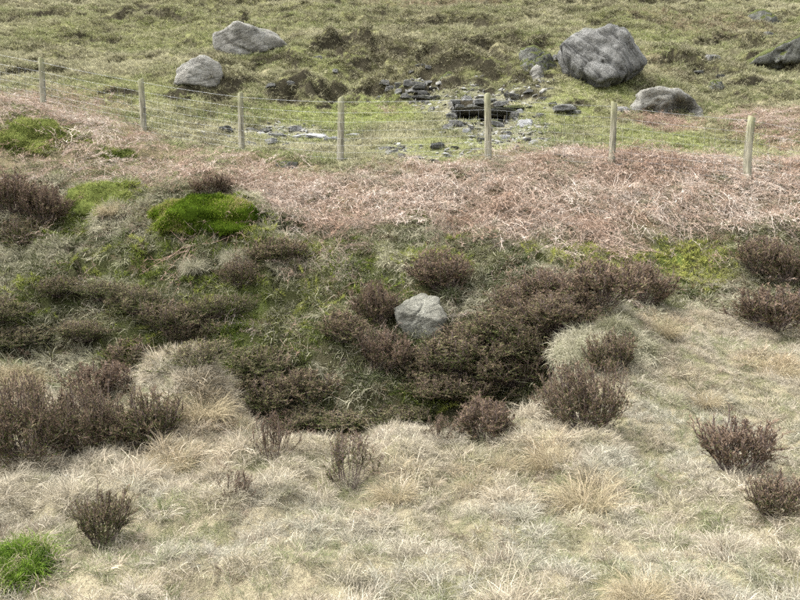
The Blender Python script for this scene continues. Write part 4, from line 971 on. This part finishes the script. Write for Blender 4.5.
for d_ in np.arange(0.08, seg[-1], 0.152):
    a_ = [np.interp(d_, seg, topw[:, q]) for q in range(3)]; b_ = [np.interp(d_, seg, botw[:, q]) for q in range(3)]
    parts.append(tube([a_, b_], 0.0009, 3))
V, fb, _ = join(parts)
o = obj("netting", mesh_from("netting", V, fb, [M_WIRE]), fence); o["kind"] = "stuff"

# ---------------------------------------------------------------- heather
def heather_meshes(seed, nb=70, sz=1.0, vase=0.0, fine=1.0):
    """unit bush: about 1 wide and 1 tall"""
    global rng
    keep = rng; rng = np.random.default_rng(seed)
    stems, spr, spr_d, spr_r = [], [], [], []
    for i in range(nb):
        az = rng.uniform(0, 2 * np.pi); u_ = rng.uniform(0, 1)
        el = np.arcsin(np.clip(0.12 + 0.88 * u_ ** (0.8 - 0.3 * vase), 0, 1)) 
        lump = 1 + 0.30 * math.sin(az * 2 + seed) * math.cos(el * 2 + seed) + 0.22 * math.sin(az * 5 + el * 5 + seed)
        L = rng.uniform(0.6, 1.08) * lump
        tip = np.array([0.5 * math.cos(el) * math.cos(az), 0.5 * math.cos(el) * math.sin(az), 0.25 + 0.75 * math.sin(el)]) * np.array([L, L, 0.8 + 0.2 * L])
        b0 = np.array([0.10 * math.cos(az) * rng.uniform(0, 1), 0.10 * math.sin(az) * rng.uniform(0, 1), -0.05])
        mid = b0 * 0.4 + tip * 0.6 + np.array([0.10 * math.cos(az), 0.10 * math.sin(az), -0.10 + 0.04 * vase])
        t = np.linspace(0, 1, 6)[:, None]
        P_ = (1 - t) ** 2 * b0 + 2 * t * (1 - t) * mid + t ** 2 * tip + rng.normal(0, 0.012, (6, 3))
        subs = [(P_, 0.35)]
        for _ in range(5):
            t0 = rng.uniform(0.35, 0.9); j = t0 * 4.99; ii = int(j); st_ = P_[ii] * (1 - j + ii) + P_[ii + 1] * (j - ii)
            d = nrm(P_[min(ii + 1, 5)] - P_[ii] + rng.normal(0, 0.09, 3)) + np.array([0, 0, 0.35])
            ln = rng.uniform(0.14, 0.30) * (1.1 - 0.3 * t0)
            Q = st_ + np.linspace(0, 1, 6)[:, None] * nrm(d) * ln + rng.normal(0, 0.010, (6, 3)); Q[0] = st_
            subs.append((Q, 0.15))
        for k_, (Q, st0) in enumerate(subs):
            stems.append(tube(Q, (0.006 if k_ == 0 else 0.0032) * sz, 3))
            ns = int((34 if k_ == 0 else 28) * fine)
            tt = rng.uniform(st0, 1.0, ns) * 4.99; ii = tt.astype(int); fr = (tt - ii)[:, None]
            B = Q[ii] * (1 - fr) + Q[ii + 1] * fr
            D_ = nrm(nrm(Q[np.minimum(ii + 1, 5)] - Q[ii]) * 0.9 + rng.normal(0, 0.6, (ns, 3)) + np.array([0, 0, 0.55]))
            spr.append(B); spr_d.append(D_); spr_r.append(tt / 5)
    B = np.concatenate(spr); D_ = np.concatenate(spr_d); n_ = len(B)
    ln = sz * rng.uniform(0.03, 0.085, n_)[:, None]
    top_ = (B[:, 2] + 0.5 * np.hypot(B[:, 0], B[:, 1]) + rng.normal(0, 0.13, n_)) > 0.66
    def spikes(sel, wd):
        Bs, Ds, Ls = B[sel], D_[sel], ln[sel]; ps = []
        v = rng.uniform(0, 1, len(Bs)); w = rng.uniform(0, 1, len(Bs))
        for q in range(1):
            P_ = np.stack([Bs, Bs + Ds * Ls * 0.45, Bs + Ds * Ls], 1)
            W_ = np.tile(np.array([wd * 0.6, wd, 0.0]), (len(Bs), 1))
            V, fb, vc = ribbons(P_, W_)
            ps.append((V, fb, {"v": np.repeat(v, vc), "w": np.repeat(w, vc)}))
        return join(ps)
    sV, sF, _ = join(stems)
    ms = mesh_from("stems", sV, sF, [M_HWOOD])
    a_ = spikes(~top_, 0.0040 * sz); mf = mesh_from("foliage", a_[0], a_[1], [M_HFOL], False, a_[2])
    a_ = spikes(top_, 0.0034 * sz); mt = mesh_from("flower_tips", a_[0], a_[1], [M_HTIP], False, a_[2])
    rng = keep
    return ms, mf, mt
HV = [heather_meshes(501), heather_meshes(502), heather_meshes(503, 48, vase=1.0), heather_meshes(504, 60), heather_meshes(505, 60), heather_meshes(506, 55), heather_meshes(507, 110, 0.62, 0.2, 1.4), heather_meshes(508, 26, 0.8, 1.0, 0.8), heather_meshes(509, 95, 0.7, 0.0, 1.2), heather_meshes(510, 95, 0.7, 0.0, 1.2)]

BANKH = "dark heather bush growing low on the shaded bank of the hollow"
HL = {0: "wide dark brown heather bush on the bracken edge below the green mound", 1: "smaller brown heather bush leaning out beside the wide dark one below the green mound",
      2: "small brown heather tuft growing just above the bright green moss cushion",
      8: "largest brown heather bush on the near meadow at the rim of the hollow", 9: "bushy heather growing against the largest heather on the rim of the hollow",
      10: "olive brown heather beside the tan grass knoll on the rim", 11: "low rusty brown heather behind the largest heather on the rim",
      12: "lone small greenish heather plant in pale grass near the bright green clump",
      15: "brown heather bush on the bank just above the lichen-spotted rock", 16: "brown heather on the upper side of the bank beside the lichen-spotted rock",
      17: "purplish brown heather directly below the lichen-spotted rock",
      21: "brown heather along the upper rim of the large thicket under the bracken", 22: "outermost brown heather at the end of the thicket under the bracken", 23: "low brown heather on the thicket's upper rim near the yellow green moss",
      26: "large brown heather bush standing at the mouth of the thicket on the dry grass", 27: "heather growing out of the grey green grass hump",
      28: "low reddish brown heather on the grass rim below the thicket", 29: "little reddish brown heather on the grass rim next to the hollow floor",
      30: "thin upright rusty heather where the tan knoll slopes down to the rim", 31: "grey green heather with pale dead flower heads on the rim of the hollow", 32: "small faded brown heather in dry grass in front of the rim",
      36: "round dark brown heather bush at the yellow green moss edge", 37: "dark heather bush behind the spreading reddish one at the moss edge", 38: "spreading reddish brown heather at the upper edge of the dry slope",
      14: "dark heather just under the drooping bleached tussocks of the bank", 60: "low dark heather on the brow between the moss cushion and the bracken", 53: "greenish heather below the pair of brown bushes on the bracken edge",
      59: "dark heather on the bank directly behind the low rusty heather", 56: "dark heather low in the hollow behind the thin rusty heather", 41: "heather on the bank level with the lichen-spotted rock across a grassy strip",
      52: "topmost dark heather of the thicket, close under the bracken",
      39: "lone vase-shaped purple brown heather standing in dry grass", 40: "olive brown heather sprawling right beside the vase-shaped one"}
THICK = {18, 19, 20, 24, 25} | set(range(45, 53))
for i, (x, y, w, h, g_) in enumerate(HEATHER):
    vi = 2 if i in (39, 12) else 6 if i in (8, 9, 26) else 7 if i in (30, 31, 32, 29) else (0, 1, 3, 4, 5)[i % 5] if i in HL else 8 + i % 2
    root = bpy.data.objects.new("heather_bush", None); LINK(root)
    root.location = (x, y, gz(x, y) - 0.02); root.rotation_euler = (0, 0, random.uniform(0, 6.28))
    mat_ = i not in HL
    sq = 1.55 if mat_ else 1.12
    root.rotation_euler.x, root.rotation_euler.y = random.uniform(-.15, .15), random.uniform(-.15, .15)
    root.scale = (w * sq * random.uniform(0.9, 1.15), w * sq * random.uniform(0.85, 1.05), h * random.uniform(0.9, 1.1) * (0.72 if mat_ else 1.0))
    if i in HL: tag(root, HL[i], "heather", "heather bushes")
    elif i in THICK: tag(root, "dark brown heather in the dense thicket beside the lichen-spotted rock", "heather", "heather of the dense thicket")
    elif i in (33, 34, 35): tag(root, "dark heather on the floor of the hollow behind the grassy rim", "heather", "heather on the floor of the hollow")
    else: tag(root, BANKH, "heather", "heather on the shaded bank")
    for nm, me in zip(("stems", "foliage", "flower_tips"), HV[vi]):
        o = obj(nm, me, root)
        gg = g_ if i in HL else min(0.9, g_ + 0.3)
        if i in THICK: gg = max(0.2, g_ - 0.12)
        o.color = (min(0.95, gg + 0.12) if nm != "flower_tips" else gg * 0.85, 0, 0, 1)

# ---------------------------------------------------------------- moss cushions, tussocks, loose fronds
def cushion(name, label, x, y, w, h, mat, blade, seed, nb=9000, wid=0.003, cat="moss", dep=0.55, outn=0.9):
    global rng
    U, F_ = ico(5)
    V = U.copy(); V[:, 2] = np.where(V[:, 2] > 0, V[:, 2], V[:, 2] * 0.35)
    nv = n3(U, 1.3, seed) * 0.55 + n3(U, 3.2, seed + 3) * 0.38 + n3(U, 9.0, seed + 6) * 0.08
    V = V * (1 + nv)[:, None] * np.array([w / 2, w * dep / 2 + 0.05, h])
    root = bpy.data.objects.new(name, None); LINK(root)
    # lie on the slope
    gx, gy = slope_of(np.array([x]), np.array([y])); 
    root.location = (x, y, gz(x, y) - 0.05)
    tag(root, label, cat)
    V[:, 2] += V[:, 1] * float(gy[0]) * 0.8 + V[:, 0] * float(gx[0]) * 0.8
    body = obj("cushion", mesh_from("cushion", V, [F_], [mat], True, {"v": np.full(len(V), 0.15), "w": np.zeros(len(V))}), root)
    keep = rng; rng = np.random.default_rng(seed)
    tri = F_[rng.integers(0, len(F_), nb * 2)]
    bc = rng.dirichlet((1, 1, 1), nb * 2)
    Pb = (V[tri] * bc[..., None]).sum(1); Nn = nrm(np.cross(V[tri[:, 1]] - V[tri[:, 0]], V[tri[:, 2]] - V[tri[:, 0]]))
    Pb, Nn = Pb[:nb], Nn[:nb]
    d = nrm(Nn * outn + rng.normal(0, 0.45, Pb.shape) + np.array([0, -0.1, 0.35]))
    L = (blade * rng.uniform(0.25, 1.3, len(Pb)) * (1 + 0.6 * n3(Pb / w, 6.0, seed + 60)))[:, None]
    Q = np.stack([Pb - Nn * 0.004, Pb + d * L * 0.55, Pb + nrm(d + np.array([0, -0.25, -0.35])) * L], 1)
    V2, fb, vc = ribbons(Q, np.tile(np.array([wid, wid * 0.8, 0]), (len(Pb), 1)))
    vv = np.clip(0.5 + 1.5 * n3(Pb / w, 6.0, seed + 40) + rng.normal(0, 0.25, len(Pb)), 0, 1)
    obj("blades", mesh_from("blades", V2, fb, [mat], False, {"v": np.repeat(vv, vc), "w": np.repeat(vv, vc)}), root)
    rng = keep
    return root
cl = CLUMPS
cushion("moss_cushion", "long vivid green moss cushion on the brow of the bank", *cl[0][:2], cl[0][2], cl[0][3] * 0.5, M_CUSH, 0.05, 601, 30000, 0.003, dep=0.24)
cushion("moss_cushion", "flat green moss pad beside the dark heather on the bracken edge", *cl[1][:2], cl[1][2], cl[1][3] * 0.8, M_CUSHO, 0.05, 603, 9000, 0.004)
cushion("grass_clump", "vivid fresh green grass clump in the pale meadow", *cl[2][:2], cl[2][2], cl[2][3] * 0.55, M_CUSHB, 0.10, 605, 13000, 0.0018, "grass", outn=0.35)
cushion("moss_mound", "broad olive green mossy mound beside the far fence post", *cl[4][:2], cl[4][2], cl[4][3] * 0.5, M_CUSHO, 0.07, 609, 16000, 0.005)
cushion("moss_mound", "low olive moss hummock next to the broad mossy mound", *cl[5][:2], cl[5][2], cl[5][3] * 0.5, M_CUSHO, 0.06, 611, 8000, 0.005)

def tussock_mesh(seed, mat, nb=1000, bias=(0.1, -0.3)):
    global rng
    keep = rng; rng = np.random.default_rng(seed)
    V, fb, a_ = grass_blades(nb, 0.85, 0.0055, 0.42, (0.0, 0.95), 1.5, 6, bias=bias)
    rng = keep
    V[:, 2] *= 1.25
    return mesh_from("grass_tussock", V, fb, [mat], False, a_)
TM = [tussock_mesh(701, M_TUSS), tussock_mesh(702, M_TUSS, bias=(-0.25, -0.3)), tussock_mesh(703, M_TUSSG, 2600)]
TL = {3: "grey green shaggy grass hump at the end of the heather thicket", 0: "tan grass tussock below the olive brown heather on the rim", 2: "wide straw tussock with green base in the near meadow", 8: "shaggy tan grass crowning the knoll on the rim",
      9: "pale grass hump behind the largest heather", 11: "pale bleached grass tuft on the bank beside the moss pad", 1: "upright tan tussock on the rim below the large brown heather"}
for i, (x, y, w, h) in enumerate(TUSS):
    if i in (3, 9):
        cushion("grass_hump", TL[i], x, y, w * 1.05, h * 0.62, M_TUSSG if i == 3 else M_TUSS, 0.15, 640 + i, 15000, 0.0022, "tussock", dep=0.6, outn=0.5)
        continue
    me = TM[2] if i in (3, 14, 15) else TM[i % 2]
    o = obj("grass_tussock", me, None, (x, y, gz(x, y) - 0.01), (0, 0, random.uniform(-0.5, 0.5)), (w * 0.68, w * 0.68, h * 0.95))
    if i in TL: tag(o, TL[i], "tussock", "grass tussocks")
    elif i in (14, 15): tag(o, "drooping bleached tussock on the bank under the vivid moss cushion", "tussock", "tussocks under the moss cushion")
    else: tag(o, "rounded straw coloured tussock in the open dry meadow", "tussock", "tussocks of the open meadow")

SL = ["fan of dead reddish bracken stalks hanging in front of the dark thicket", "tangle of brown fronds on the floor of the hollow", "heap of broken bracken stalks under the vivid moss cushion", "pale dead stalks sprawling across the face of the vivid moss cushion"]
for i, (x, y, w, h) in enumerate(STICKS):
    keep = rng; rng = np.random.default_rng(801 + i)
    V, fb, a_ = bracken_clump(22, w * 0.8, w * 0.14, 6, 0.8)
    rng = keep
    V[:, 2] += 0.03 + np.hypot(V[:, 0], V[:, 1]) * 0.25
    gx, gy = slope_of(np.array([x]), np.array([y])); V[:, 2] += V[:, 1] * float(gy[0]) * 0.7
    o = obj("dead_frond", mesh_from("dead_frond", V, fb, [M_STICK], False, a_), None, (x, y, gz(x, y)), (0, 0, 0))
    tag(o, SL[i], "fronds")
